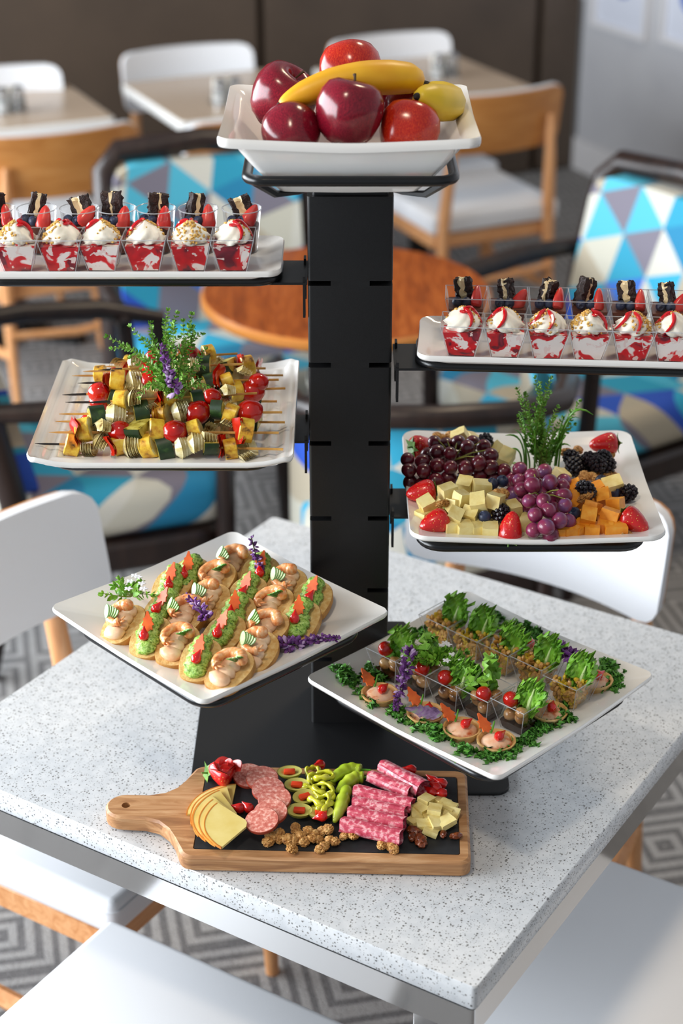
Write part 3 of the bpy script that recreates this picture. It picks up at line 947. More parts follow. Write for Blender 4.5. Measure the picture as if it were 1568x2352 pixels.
banana('greenish yellow banana seen end-on over the bowl rim', P2, [0.005, 0.012, 0.0195, 0.0215, 0.021, 0.019, 0.014, 0.007], FM['banana_g'],
       [(P2[0], at_y(953, 220, -0.055), 0.0048), (P2[-1], at_y(968, 190, 0.064), 0.006)])

# ================================================================ desserts
def square_cup_mb(tw, bw_, hh, th=0.0013):
    def ring(w, z): return [(sx * w / 2, sy * w / 2, z) for sx, sy in ((-1, -1), (1, -1), (1, 1), (-1, 1))]
    v = ring(bw_, 0) + ring(tw, hh) + ring(tw - 2 * th, hh) + ring(bw_ - 2 * th, 0.0018)
    f = [[3, 2, 1, 0]]
    for a, b in ((0, 4), (4, 8), (8, 12)):
        for i in range(4):
            j = (i + 1) % 4
            f.append([a + i, a + j, b + j, b + i])
    f.append([12, 13, 14, 15])
    return MB().add(v, f)
def cup_edges(t, tw, bw_, hh):
    q = [(-1, -1), (1, -1), (1, 1), (-1, 1)]
    mb = MB()
    mb.tube([(x * tw / 2, y * tw / 2, hh) for x, y in q for _ in (0,)], 0.0007, 5, closed=True)
    for x, y in q:
        mb.tube([(x * bw_ / 2, y * bw_ / 2, 0), (x * tw / 2, y * tw / 2, hh)], 0.0005, 5)
    mb.build('cup_rim', MT['plastic_edge'], t)
def square_fill(tw, bw_, hh, z0, z1, ins, amp=0.0015, seed=0):
    """lumpy filling of a tapered cup"""
    mb = MB()
    def w(z): return bw_ + (tw - bw_) * z / hh - 2 * ins
    n = 6
    def side(u, v):
        z = z0 + (z1 - z0) * v
        a = u * 4
        k, fr = int(a) % 4, a - int(a)
        cs = [(-1, -1), (1, -1), (1, 1), (-1, 1)]
        p, q = Vector(cs[k]), Vector(cs[(k + 1) % 4])
        e = p.lerp(q, fr) * (w(z) / 2)
        return (e.x, e.y, z + (amp * noise.noise(Vector((e.x * 150 + seed, e.y * 150, 0))) if v > 0.9 else 0))
    mb.grid(side, 16, 5, cu=True)
    def topf(u, v):
        x, y = (u * 2 - 1) * w(z1) / 2, (v * 2 - 1) * w(z1) / 2
        return (x, y, z1 + amp * noise.noise(Vector((x * 150 + seed, y * 150, 0))))
    mb.grid(topf, 6, 6)
    b = w(z0) / 2
    mb.add([(-b, -b, z0), (b, -b, z0), (b, b, z0), (-b, b, z0)], [[3, 2, 1, 0]])
    return mb
def swirl(seed, r=0.0205, hh=0.024, ridges=7):
    pr = [(0.80, 0.0), (1.0, 0.10), (1.04, 0.25), (0.95, 0.42), (0.78, 0.60), (0.55, 0.78), (0.30, 0.92), (0.10, 1.0), (0, 1.02)]
    tw = 1.6 if seed % 2 else -1.6
    def fn(rr, z, a):
        k = 1 + 0.14 * math.cos(ridges * (a - tw * z)) * (1 - 0.4 * z)
        k += 0.05 * noise.noise(Vector((math.cos(a) * 1.5, math.sin(a) * 1.5, z * 2 + seed * 5)))
        return rr * r * k, z * hh + 0.0012 * math.cos(2 * a + seed)
    return MB().lathe(pr, 56, fn=fn)
def crumbs_on(seed, r, hh, n, z0):
    rnd = random.Random(seed)
    mb = MB()
    a0 = rnd.uniform(0, 6)
    for i in range(n):
        a = a0 + rnd.gauss(0, 0.9)
        q = rnd.uniform(0.0, 1.0)
        rr = r * (1.04 - q * q * 0.9)
        z = hh * (0.10 + 0.92 * q) + 0.0008
        mb.blob(rnd.uniform(0.0010, 0.0019), (rr * math.cos(a), rr * math.sin(a), z0 + z), sub=1, amp=0.3, fs=2, seed=i)
    return mb
CTW, CBW, CH = 0.0515, 0.031, 0.0425
TRIF_G = 'layered berry trifles'
def make_trifle(seed, lb):
    t = thing('dessert_cup', lb, 'dessert cup', group=TRIF_G)
    square_cup_mb(CTW, CBW, CH).build('cup', MT['plastic'], t, flat=True)
    cup_edges(t, CTW, CBW, CH)
    square_fill(CTW, CBW, CH, 0.0022, 0.034, 0.0012, seed=seed).build('trifle', FM['trifle1' if seed % 3 != 1 else 'trifle2'], t, ang=0.5)
    rnd = random.Random(seed * 7 + 1)
    lump = MB()
    for i in range(9):
        a = rnd.uniform(0, 6.28)
        lump.blob(rnd.uniform(0.004, 0.0065), (0.014 * math.cos(a), 0.014 * math.sin(a), 0.034 + rnd.uniform(-0.002, 0.002)), sub=1, amp=0.3, fs=1.5, seed=i + seed)
    tag(lump.build('berry_layer', FM['trifle2'], t), kind='stuff')
    z0 = 0.0335
    swirl(seed).build('whipped_cream', FM['cream'], t, loc=(0, 0, z0), ang=1.5)
    tag(crumbs_on(seed + 3, 0.0212, 0.024, 110, z0).build('crumbs', FM['crumb'], t), kind='stuff')
    sc_ = MB()
    a = rnd.uniform(-2.6, -0.6)
    for q in range(2):
        pts = []
        for k in range(9):
            u = k / 8
            aa = a + q * 1.3 + 0.5 * math.sin(u * 3)
            rr = 0.0215 * (0.12 + 0.95 * u)
            pts.append((rr * math.cos(aa), rr * math.sin(aa), z0 + 0.0245 * (1.0 - u * u * 0.8) + 0.0008))
        sc_.tube(pts, [0.0012, 0.002, 0.0026, 0.0028, 0.0026, 0.0024, 0.0022, 0.0018, 0.001], 6)
    sc_.blob((0.006, 0.005, 0.002), (0.006 * math.cos(a), 0.006 * math.sin(a), z0 + 0.022), sub=2, amp=0.3, fs=2)
    tag(sc_.build('red_sauce', FM['sauce'], t), kind='stuff')
    return t
LBT = 'berry trifle cup with whipped cream'
trf = [Proto(make_trifle(i, LBT)) for i in range(4)]
FZL, FZR = ZL + 0.0057, ZR + 0.0057
for i, (px, py) in enumerate(((45, 617), (147, 617), (238, 616), (338, 616), (440, 616), (537, 616))):
    p = at(px, py, FZL)
    trf[i % 4].put((p.x, p.y, FZL), (0, 0, random.choice((0, PI / 2, PI)) + random.uniform(-0.06, 0.06)), label='whipped cream berry trifle, %s from the column, on the plate by the fruit bowl' % NTH[5 - i])
for i, (px, py) in enumerate(((1060, 810), (1157, 813), (1253, 816), (1348, 819), (1447, 821), (1540, 823))):
    p = at(px, py, FZR)
    trf[(i + 1) % 4].put((p.x, p.y, FZR), (0, 0, R(-4) + random.choice((0, PI / 2, -PI / 2)) + random.uniform(-0.05, 0.05)), label='whipped cream berry trifle, %s from the column, on the plate above the grapes' % NTH[i])

def rough_box(size, cuts, amp, seed, layers=None):
    bm = bmesh.new()
    bmesh.ops.create_cube(bm, size=1)
    bmesh.ops.subdivide_edges(bm, edges=bm.edges[:], cuts=cuts, use_grid_fill=True)
    vs_, so = [], Vector((seed * 1.3, seed * 0.7, seed))
    for v in bm.verts:
        p = Vector((v.co.x * size[0], v.co.y * size[1], v.co.z * size[2]))
        k = Vector((noise.noise(p * 220 + so), noise.noise(p * 220 + so + Vector((9, 0, 0))), noise.noise(p * 220 + so + Vector((0, 9, 0)))))
        vs_.append(p + k * amp)
    bm.verts.index_update()
    fs_ = [[v.index for v in f.verts] for f in bm.faces]
    bm.free()
    mb = MB().add(vs_, fs_)
    if layers:
        for i, f in enumerate(fs_):
            c = sum((vs_[k] for k in f), Vector()) / len(f)
            mb.m[i] = 1 if layers[0] < c.x / size[0] < layers[1] else 0
    return mb
def strawberry_mb(r=0.014, L=0.034, n=20):
    pr = [(0, -0.5), (0.22, -0.47), (0.5, -0.36), (0.78, -0.12), (0.97, 0.14), (1.0, 0.3), (0.86, 0.43), (0.5, 0.49), (0.0, 0.46)]
    return MB().lathe([(a * r, b * L) for a, b in pr], n)
def calyx_mb(r, z, n=7):
    mb = MB()
    for i in range(n):
        a = 2 * PI * i / n
        d, e = Vector((math.cos(a), math.sin(a), 0)), Vector((-math.sin(a), math.cos(a), 0))
        pts = [d * r * 0.1 + e * r * 0.15, d * r * 0.6 + e * r * 0.26 + Vector((0, 0, r * 0.12)), d * r * 1.1 + Vector((0, 0, r * (0.25 if i % 2 else -0.1))),
               d * r * 0.6 - e * r * 0.26 + Vector((0, 0, r * 0.12)), d * r * 0.1 - e * r * 0.15]
        th = Vector((0, 0, 0.0005))
        k = len(pts)
        mb.add([p + Vector((0, 0, z)) for p in pts] + [p + Vector((0, 0, z)) + th for p in pts],
               [list(range(k))[::-1], [k + q for q in range(k)]] + [[q, (q + 1) % k, k + (q + 1) % k, k + q] for q in range(k)])
    mb.tube([(0, 0, z), (0, 0, z + r * 0.6)], [r * 0.1, r * 0.07], 6)
    return mb
def blueberry_mb(r=0.0065):
    pr = [(0, -0.95), (0.5, -0.85), (0.85, -0.5), (1.0, 0), (0.88, 0.48), (0.6, 0.78), (0.42, 0.9), (0.34, 0.86), (0.26, 0.72), (0, 0.68)]
    return MB().lathe([(a * r, b * r) for a, b in pr], 14)
def fill_dessert(t, seed, z):
    rnd = random.Random(seed)
    b = rough_box((0.019 + rnd.uniform(-0.003, 0.005), 0.013, 0.034 + rnd.uniform(-0.008, 0.005)), 7, 0.0034, seed, (-0.10 + rnd.uniform(-0.15, 0.1), 0.16)).build('brownie', [FM['brownie'], FM['custard']], t, loc=(rnd.uniform(-0.008, 0.0), 0.006, z + 0.016),
              rot=(R(rnd.uniform(-14, 8)), R(rnd.uniform(-24, 24)), rnd.uniform(-0.9, 0.9)), ang=0.5)
    sb = strawberry_mb(0.0095, 0.030).build('strawberry_piece', FM['strawberry_cut'], t, loc=(0.012 + rnd.uniform(-0.002, 0.003), -0.004, z + 0.007 + rnd.uniform(0, 0.004)), rot=(R(rnd.uniform(150, 175)), R(rnd.uniform(10, 40)), rnd.uniform(0, 1)))
    sb.scale = (1, 0.7, 1)
    for i in range(2):
        blueberry_mb().build('blueberry', FM['blueberry'], t, loc=(-0.011 + 0.012 * i, -0.010, z + 0.005), rot=(rnd.uniform(0, 3), rnd.uniform(0, 3), 0))
def make_choc(round_, seed, lb, g):
    t = thing('dessert_cup', lb, 'dessert cup', group=g)
    if round_:
        MB().lathe([(0, 0), (0.0185, 0), (0.0235, 0.052), (0.0244, 0.0528), (0.0246, 0.054), (0.0236, 0.0545), (0.0228, 0.053), (0.0178, 0.0018), (0, 0.0018)], 32).build('cup', MT['plastic'], t, ang=0.8)
        MB().tube([(0.0241 * math.cos(2 * PI * k / 36), 0.0241 * math.sin(2 * PI * k / 36), 0.0538) for k in range(36)], 0.0008, 6, closed=True).build('cup_rim', MT['plastic_edge'], t)
        MB().lathe([(0, 0.002), (0.0172, 0.002), (0.0204, 0.034), (0.015, 0.036), (0, 0.0355)], 28).build('mousse', FM['mousse'], t)
        fill_dessert(t, seed, 0.036)
    else:
        square_cup_mb(CTW, CBW, 0.048).build('cup', MT['plastic'], t, flat=True)
        cup_edges(t, CTW, CBW, 0.048)
        square_fill(CTW, CBW, 0.048, 0.0022, 0.034, 0.0012, seed=seed).build('mousse', FM['mousse'], t, ang=0.5)
        fill_dessert(t, seed, 0.034)
    return t
LBR = 'round clear cup of chocolate mousse with brownie, strawberry and blueberries'
LBQ = 'square clear cup of chocolate mousse with upright brownie and strawberry behind the trifles'
rc_ = [Proto(make_choc(True, 20 + i, LBR, 'round chocolate dessert cups')) for i in range(4)]
qc_ = [Proto(make_choc(False, 30 + i, LBQ, 'square chocolate dessert cups')) for i in range(4)]
for i, px in enumerate((-12, 85, 183, 267, 358, 455, 555)):
    p = at_y(px, 487, 0.022)
    rc_[i % 4].put((p.x, 0.022, FZL), (0, 0, random.uniform(-0.5, 0.5)), label='round clear chocolate dessert cup with brownie, %s from the column' % NTH[6 - i])
for i, px in enumerate((1070, 1168, 1260, 1355, 1447, 1540)):
    p = at_y(px, 690 + i * 3, 0.030 - 0.006 * i)
    qc_[i % 4].put((p.x, 0.034 - (p.x - 0.1) * 0.07, FZR), (0, 0, R(-4)), label='square clear chocolate dessert cup with upright brownie, %s from the column' % NTH[i])

# ================================================================ vegetable skewers
def half_disc(r, th, mb, skin=0.0022):
    """half round chunk along x: flesh with a darker skin band"""
    n = 10
    def poly(rr): return [(rr * math.cos(PI * i / n), rr * math.sin(PI * i / n)) for i in range(n + 1)]
    inn = poly(r - skin)
    out = poly(r)
    X = Matrix(((0, 0, 1, 0), (1, 0, 0, -0.0), (0, 1, 0, -r * 0.45), (0, 0, 0, 1)))
    mb.prism(inn, -th / 2, th / 2, 0, X=X)
    ring = out + inn[::-1]
    k = len(out)
    v = [(p[0], p[1], z) for z in (-th / 2 + 0.0004, th / 2 - 0.0004) for p in ring]
    K = len(ring)
    f = []
    for i in range(k - 1):
        f += [[i, i + 1, K + i + 1, K + i], [i, K - 1 - i, K - 2 - i, i + 1], [K + i, K + i + 1, 2 * K - 2 - i, 2 * K - 1 - i]]
    mb.add(v, f, 1, X=X)
    return mb
def veg_meshes():
    d = {}
    d['cherry_tomato'] = MB().blob((0.0145, 0.0128, 0.0128), sub=3, amp=0.06, fs=2.2, seed=2).build('cherry_tomato', FM['tomato'])
    d['zucchini'] = half_disc(0.0165, 0.017, MB()).build('zucchini', [FM['zuc_flesh'], FM['zuc_skin']], ang=0.6)
    def cyl(r, th, seed):
        mb = MB()
        mb.lathe([(0, -th / 2), (r * 0.9, -th / 2), (r, -th / 2 + 0.001), (r, th / 2 - 0.001), (r * 0.9, th / 2), (0, th / 2)], 18, X=T((0, 0, 0), (0, PI / 2, 0)),
                 fn=lambda rr, z, a: (rr * (1 + 0.06 * math.cos(3 * a + seed)), z))
        for i, f in enumerate(mb.f):
            c = sum((mb.v[k] for k in f), Vector()) / len(f)
            mb.m[i] = 1 if math.hypot(c.y, c.z) > r * 0.9 else 0
        return mb
    d['squash'] = cyl(0.0135, 0.016, 1).build('squash', [FM['squash_flesh'], FM['squash_skin']], ang=0.6)
    on = MB()
    for k in range(4):
        x0 = -0.006 + k * 0.0034
        def sh(u, v, x0=x0, k=k):
            a = R(-70) + R(220) * u
            rr = 0.0155 - 0.0012 * k
            return (x0 + 0.005 * math.sin(u * PI) * (v - 0.3) + 0.0035 * v, rr * math.cos(a) * (0.6 + 0.4 * v), rr * math.sin(a) * (0.6 + 0.4 * v))
        def sh2(u, v, f=sh):
            p = f(1 - u, v)
            return (p[0] + 0.0022, p[1] * 0.95, p[2] * 0.95)
        on.grid(sh, 14, 4).grid(sh2, 14, 4)
    d['onion'] = on.build('onion', FM['onion'], ang=1.5)
    def pp(u, v):
        y, z = (u - 0.5) * 0.027, (v - 0.5) * 0.027
        return (0.0022 * math.sin(u * 5) + 0.002 * math.cos(v * 6) - 0.03 * (y * y + z * z) * 20, y, z)
    pm = MB().grid(pp, 7, 7)
    pm.grid(lambda u, v: (pp(1 - u, v)[0] + 0.0032, pp(1 - u, v)[1] * 0.97, pp(1 - u, v)[2] * 0.97), 7, 7)
    d['red_pepper'] = pm.build('red_pepper', FM['pepper'], ang=1.5)
    return d
VEG = veg_meshes()
WID = {'cherry_tomato': 0.025, 'zucchini': 0.0175, 'squash': 0.0165, 'onion': 0.0165, 'red_pepper': 0.006}
PK = ZK + 0.0056
SKEW = [((80, 1019), (650, 1032), 0.015), ((112, 993), (640, 994), 0.030), ((127, 968), (654, 970), 0.020), ((135, 951), (648, 947), 0.042),
        ((150, 924), (636, 922), 0.018), ((143, 907), (655, 892), 0.036), ((196, 925), (590, 903), 0.058), ((165, 863), (650, 862), 0.018),
        ((178, 880), (640, 872), 0.048), ((190, 853), (610, 846), 0.036), ((225, 850), (560, 836), 0.062), ((270, 830), (545, 812), 0.066), ((230, 842), (600, 842), 0.016)]
rk = random.Random(5)
ORD = ['squash', 'onion', 'onion', 'red_pepper', 'squash', 'onion', 'cherry_tomato', 'zucchini', 'onion', 'onion', 'zucchini', 'red_pepper', 'squash', 'onion', 'cherry_tomato', 'zucchini', 'squash', 'cherry_tomato']
first = {k: True for k in VEG}
for si, (a, b, dz) in enumerate(SKEW):
    z = PK + dz
    A, B = at(a[0], a[1], z), at(b[0], b[1], z)
    d = B - A
    L = d.length
    mid = (A + B) / 2
    ez = math.atan2(d.y, d.x)
    lb = 'bamboo skewer of grilled vegetables in the pile on the ribbed plate'
    if si == 0: lb = 'bamboo skewer of grilled vegetables lowest along the plate front edge, ending in a cherry tomato'
    if si == 11: lb = 'bamboo skewer of grilled vegetables on top of the pile behind the thyme'
    t = thing('vegetable_skewer', lb, 'skewer', mid, (0, 0, ez), 'grilled vegetable skewers')
    dark = rk.random() < 0.5
    MB().tube([(-L / 2 + 0.03, 0, 0), (L / 2, 0, 0)], [0.0016, 0.0016], 6).build('stick', FM['stick'], t)
    MB().tube([(-L / 2, 0, 0), (-L / 2 + 0.012, 0, 0), (-L / 2 + 0.031, 0, 0)], [0.0003, 0.0014, 0.0016], 6).build('stick_tip', FM['char'] if dark or si == 0 else FM['stick'], t)
    x = -L / 2 + 0.028 + rk.uniform(0, 0.012)
    k = rk.randrange(len(ORD)) if si else 0
    end = L / 2 - rk.uniform(0.024, 0.045)
    while x < end:
        nm = ORD[k % len(ORD)]
        k += 1
        if rk.random() < 0.12: nm = rk.choice(list(VEG))
        w = WID[nm]
        if first[nm]:
            o = VEG[nm]; first[nm] = False
        else:
            o = VEG[nm].copy(); COL.objects.link(o)
        o.parent = t
        s = rk.uniform(0.88, 1.2) * (0.92 if dz > 0.05 else 1)
        o.location = (x + w / 2, rk.uniform(-0.004, 0.004), rk.uniform(-0.002, 0.003))
        o.rotation_euler = (rk.uniform(0, 6.28), rk.uniform(-0.35, 0.35), rk.uniform(-0.4, 0.4))
        o.scale = (s, s, s)
        x += w * s + 0.0003

# ---------------------------------------------------------------- herbs
def sprig_parts(parent, p0, p1, sag, seed, leaf=0.0075, step=0.0045, r=0.0006, start=0.15, name='sprig', lm='thyme', sub_=True, bushy=1.6):
    rnd = random.Random(seed)
    p0, p1 = Vector(p0), Vector(p1)
    side = Vector((rnd.uniform(-1, 1), rnd.uniform(-1, 1), rnd.uniform(-0.2, 1))) * sag
    n = max(6, int((p1 - p0).length / step))
    pts = []
    for i in range(n + 1):
        u = i / n
        pts.append(p0.lerp(p1, u) + side * (4 * u * (1 - u)) + Vector((0, 0, -abs(sag) * 0.15 * u * u)))
    st_ = MB().tube(pts, [r * (1.3 - 0.8 * i / n) for i in range(n + 1)], 5).build(name, FM['thyme_stem'], parent)
    lf = MB()
    def one_leaf(p, d, L):
        u_ = Vector((rnd.uniform(-1, 1), rnd.uniform(-1, 1), rnd.uniform(-1, 1)))
        w = d.cross(u_).normalized() * L * 0.27
        nn = d.cross(w).normalized() * L * 0.10
        lf.add([p, p + d * L * 0.35 + w + nn, p + d * L * 0.75 + w * 0.8 + nn, p + d * L, p + d * L * 0.75 - w * 0.8 + nn, p + d * L * 0.35 - w + nn, p + d * L * 0.5 - nn * 0.3],
               [[0, 1, 6], [1, 2, 6], [2, 3, 6], [3, 4, 6], [4, 5, 6], [5, 0, 6]])
    for i in range(int(n * start), n + 1):
        t_ = (pts[min(i + 1, n)] - pts[max(i - 1, 0)]).normalized()
        a = Vector((rnd.uniform(-1, 1), rnd.uniform(-1, 1), rnd.uniform(-1, 1)))
        a = (a - t_ * a.dot(t_)).normalized()
        sz = leaf * (1.15 - 0.5 * i / n)
        for q in range(int(2 * bushy + rnd.random())):
            aa = Matrix.Rotation(q * PI / bushy + rnd.uniform(-0.3, 0.3), 3, t_) @ a
            one_leaf(pts[i], (aa + t_ * 0.7).normalized(), sz * rnd.uniform(0.7, 1.2))
    for q in range(4):
        one_leaf(pts[n], (Vector((rnd.uniform(-1, 1), rnd.uniform(-1, 1), rnd.uniform(-1, 1))).normalized() * 0.6 + (pts[n] - pts[n - 1]).normalized()).normalized(), leaf * 0.7)
    tag(lf.build('leaves', FM[lm], st_, ang=1.5), kind='stuff')
    return st_
def bunch(name, label, cat, base, tips, ysp, sag, seed, cntmul=1, **kw):
    rnd = random.Random(seed)
    b = Vector(base)
    t = thing(name, label, cat, b)
    for i, (px, py) in enumerate(tips):
        tip = at_y(px, py, b.y + rnd.uniform(-ysp, ysp))
        off = Vector((rnd.uniform(-0.008, 0.008), rnd.uniform(-0.008, 0.008), 0))
        sprig_parts(t, off, tip - b, rnd.uniform(0.4, 1) * sag, seed * 50 + i, **kw)
    return t
kb = at(400, 905, PK + 0.075)
bunch('thyme_bunch', 'bunch of fresh green thyme sprigs standing on the vegetable skewers', 'herb', (kb.x, kb.y, PK + 0.07),
      [(247, 770), (258, 795), (285, 790), (300, 748), (345, 738), (330, 775), (378, 735), (420, 735), (440, 745), (385, 712), (405, 718), (440, 720), (462, 762), (470, 800), (465, 840),
       (440, 790), (410, 770), (430, 850), (355, 800), (380, 770), (450, 880), (475, 885), (345, 880), (320, 905), (300, 820), (400, 740)], 0.03, 0.018, 3)
def bloom(name, label, pts, seed, r=0.006, n=60, white=0.25, leafy=0):
    rnd = random.Random(seed)
    pts = [Vector(p) for p in pts]
    c = pts[0].copy()
    t = thing(name, label, 'flower', c)
    P = [p - c for p in pts]
    MB().tube(P, [0.0009] * len(P), 5).build('stem', plain('flower_stem', '#3d3a24', 0.6) if 'flower_stem' not in bpy.data.materials else bpy.data.materials['flower_stem'], t)
    mb, mw = MB(), MB()
    for i in range(n):
        u = (i + rnd.random()) / n * (len(P) - 1)
        k = min(int(u), len(P) - 2)
        p = P[k].lerp(P[k + 1], u - k)
        d = Vector((rnd.uniform(-1, 1), rnd.uniform(-1, 1), rnd.uniform(-0.6, 1))).normalized()
        rr = r * (1.1 - 0.6 * u / (len(P) - 1))
        q = d.to_track_quat('Z', 'Y').to_euler()
        tgt = mw if rnd.random() < white and u < (len(P) - 1) * 0.75 else mb
        tgt.blob((rr * 0.32, rr * 0.24, rr * 0.6), p + d * rr * 0.75, q, sub=1)
    if mb.v: tag(mb.build('petals', FM['purple'], t), kind='stuff')
    if mw.v: tag(mw.build('pale_petals', plain('lilac_petal', '#b99cc8', 0.6) if 'lilac_petal' not in bpy.data.materials else bpy.data.materials['lilac_petal'], t), kind='stuff')
    return t
bloom('basil_flower', 'purple basil flower spike hanging down over the skewers', [at_y(372, 795, kb.y - 0.03), at_y(380, 830, kb.y - 0.035), at_y(390, 865, kb.y - 0.04), at_y(404, 902, kb.y - 0.045)][::-1], 4, 0.0085, 90)

# ================================================================ fruit and cheese plate
FM['cheese'] = noisy('pale_cheese', [(0.3, '#d9bf6e'), (0.55, '#e9d893'), (0.8, '#efe2a8')], 60, 0.4, sss=0.1)
FM['cheddar'] = noisy('orange_cheddar', [(0.3, '#d87e14'), (0.55, '#ee9c2a'), (0.8, '#f2b650')], 60, 0.42, sss=0.1)
FM['walnut'] = noisy('walnut_skin', [(0.25, '#7a4a20'), (0.5, '#b8823f'), (0.75, '#deb676')], 140, 0.6, bump=(600, 0.5, 0.001))
FM['pecan'] = noisy('candied_pecan', [(0.3, '#4a1e0c'), (0.6, '#7a3614'), (0.8, '#a85c24')], 150, 0.25, coat=0.3)
PF = ZF + 0.0056
CS = 2.279
def fpx(x, y): return 880 + x / CS, 850 + y / CS
def on_fruit(x, y, z):
    return at(*fpx(x, y), z)
def make_cube(mat_, name, cat, seed, size, group, lb):
    o = rough_box(size, 2, 0.0009, seed).build(name, mat_, ang=0.9)
    return tag(o, lb, cat, group)
lbc, lbo = 'pale yellow cheese cube among the grapes on the fruit plate', 'orange cheddar cube heaped beside the purple grapes'
cube_a = [Proto(make_cube(FM['cheese'], 'cheese_cube', 'cheese', i, (0.019 + 0.002 * i, 0.018, 0.017), 'pale cheese cubes on the fruit plate', lbc)) for i in range(3)]
cube_b = [Proto(make_cube(FM['cheddar'], 'cheddar_cube', 'cheese', i + 5, (0.019 + 0.003 * i, 0.018, 0.017), 'orange cheddar cubes on the fruit plate', lbo)) for i in range(3)]
rf = random.Random(9)
PALE = [(340, 640, 2), (430, 595, 2), (515, 615, 2), (410, 670, 2), (500, 695, 2), (585, 685, 2), (230, 705, 1), (215, 765, 0), (385, 715, 1), (375, 765, 1), (455, 755, 1),
        (425, 838, 0), (500, 838, 0), (560, 845, 0), (680, 725, 1), (360, 825, 0), (600, 800, 0), (400, 345, 2), (460, 365, 1), (600, 425, 1), (640, 460, 1), (760, 800, 0),
        (300, 770, 0), (470, 800, 0), (540, 740, 0), (650, 780, 0), (330, 700, 0), (430, 700, 0), (930, 555, 1), (1200, 605, 1)]
ORAN = [(1000, 620, 1), (990, 675, 1), (1095, 720, 1), (1120, 630, 1), (1070, 770, 1), (1190, 760, 1), (1215, 705, 1), (1155, 665, 1), (1010, 835, 0), (1095, 838, 0), (1160, 820, 0),
        (1212, 842, 0), (930, 850, 0), (970, 845, 0), (1040, 690, 0), (1130, 700, 0), (1050, 820, 0), (1140, 770, 0), (1010, 780, 0)]
for lst, pr in ((PALE, cube_a), (ORAN, cube_b)):
    for i, (x, y, l) in enumerate(lst):
        z = PF + 0.0095 + l * 0.012
        p = on_fruit(x, y, z)
        pr[i % 3].put((p.x, p.y, z), (rf.uniform(-0.5, 0.5) * (l > 0), rf.uniform(-0.5, 0.5) * (l > 0), rf.uniform(0, 3)), rf.uniform(0.88, 1.08))
def make_bunch(label, mat_, pts, group=None):
    c = on_fruit(sum(p[0] for p in pts) / len(pts), sum(p[1] for p in pts) / len(pts), PF)
    t = thing('grape_bunch', label, 'grapes', c)
    proto = None
    centres = []
    for (x, y, l) in pts:
        z = PF + 0.010 + l * 0.0125
        p = on_fruit(x, y, z) - c
        centres.append(p)
    # ease overlapping grapes apart
    for it in range(12):
        for i in range(len(centres)):
            for j in range(i):
                d = centres[i] - centres[j]
                if 1e-6 < d.length < 0.0178:
                    m_ = d.normalized() * (0.0178 - d.length) * 0.4
                    centres[i] = centres[i] + m_
                    centres[j] = centres[j] - m_
    for i, p in enumerate(centres):
        p.z = max(p.z, 0.0095)
        if proto is None:
            o = proto = MB().blob((0.0098, 0.0098, 0.0107), sub=3).build('grape', mat_, t)
        else:
            o = proto.copy(); COL.objects.link(o)
        o.parent = t
        o.location = p
        o.rotation_euler = (rf.uniform(0, 3), rf.uniform(0, 3), 0)
        s = rf.uniform(0.92, 1.06)
        o.scale = (s, s, s)
    st_ = MB()
    ctr = sum(centres, Vector()) / len(centres)
    hi_ = sorted(centres, key=lambda q: -q.z)[:9]
    for q in hi_:
        st_.tube([ctr + Vector((0, 0, 0.003)), ctr.lerp(q, 0.5) + Vector((0, 0, 0.009)), q + Vector((0, 0, 0.009))], [0.0012, 0.0009, 0.0008], 5)
    st_.build('stem', FM['grape_stem'], t)
g1 = [(128, 480, 2), (135, 525, 1.4), (205, 480, 2), (210, 535, 1.4), (270, 380, 3), (283, 430, 2.6), (350, 438, 2.8), (283, 500, 2), (350, 517, 2), (435, 515, 2), (390, 380, 3), (440, 405, 3),
      (525, 400, 2.6), (560, 450, 2.6), (500, 490, 2.4), (555, 520, 1.6), (630, 525, 1.6), (510, 545, 1), (340, 560, 1), (280, 580, 0.8), (150, 575, 0.4), (470, 380, 2.4), (330, 390, 2.6),
      (235, 440, 2), (400, 460, 1.8), (575, 555, 0.8), (200, 580, 0.4), (420, 560, 0.4), (300, 470, 0.6), (460, 450, 0.6), (250, 540, 0.2), (360, 470, 0.4), (520, 450, 0.8)]
g2 = [(713, 520, 2), (843, 530, 2), (770, 560, 2.4), (715, 580, 2), (770, 610, 2.8), (870, 595, 2.8), (935, 610, 2), (945, 580, 1.6), (735, 640, 2), (765, 685, 2.4), (840, 685, 2.6), (945, 660, 2.4),
      (950, 710, 2.2), (800, 757, 2), (860, 738, 2.2), (920, 785, 1.5), (965, 795, 0.8), (785, 838, 0.8), (852, 822, 1.4), (875, 860, 0.3), (680, 645, 0.8), (690, 580, 1), (730, 690, 1), (820, 640, 2),
      (890, 650, 1.6), (670, 575, 0.8), (800, 600, 0.6), (850, 640, 0.4), (800, 700, 0.6), (880, 720, 0.6), (740, 740, 0.2), (900, 680, 0.6)]
make_bunch('bunch of dark red grapes spilling over the plate edge by the column', FM['grape_d'], g1)
make_bunch('bunch of dusty purple grapes in the middle between the pale and orange cheese', FM['grape_p'], g2)
def make_strawberry(label):
    t = thing('strawberry', label, 'strawberry')
    strawberry_mb(0.0155, 0.038, 24).build('berry', FM['strawberry'], t, ang=3)
    calyx_mb(0.013, 0.018).build('leaf_cap', FM['leaf'], t, ang=0.3)
    return t
sberry = Proto(make_strawberry('x'))
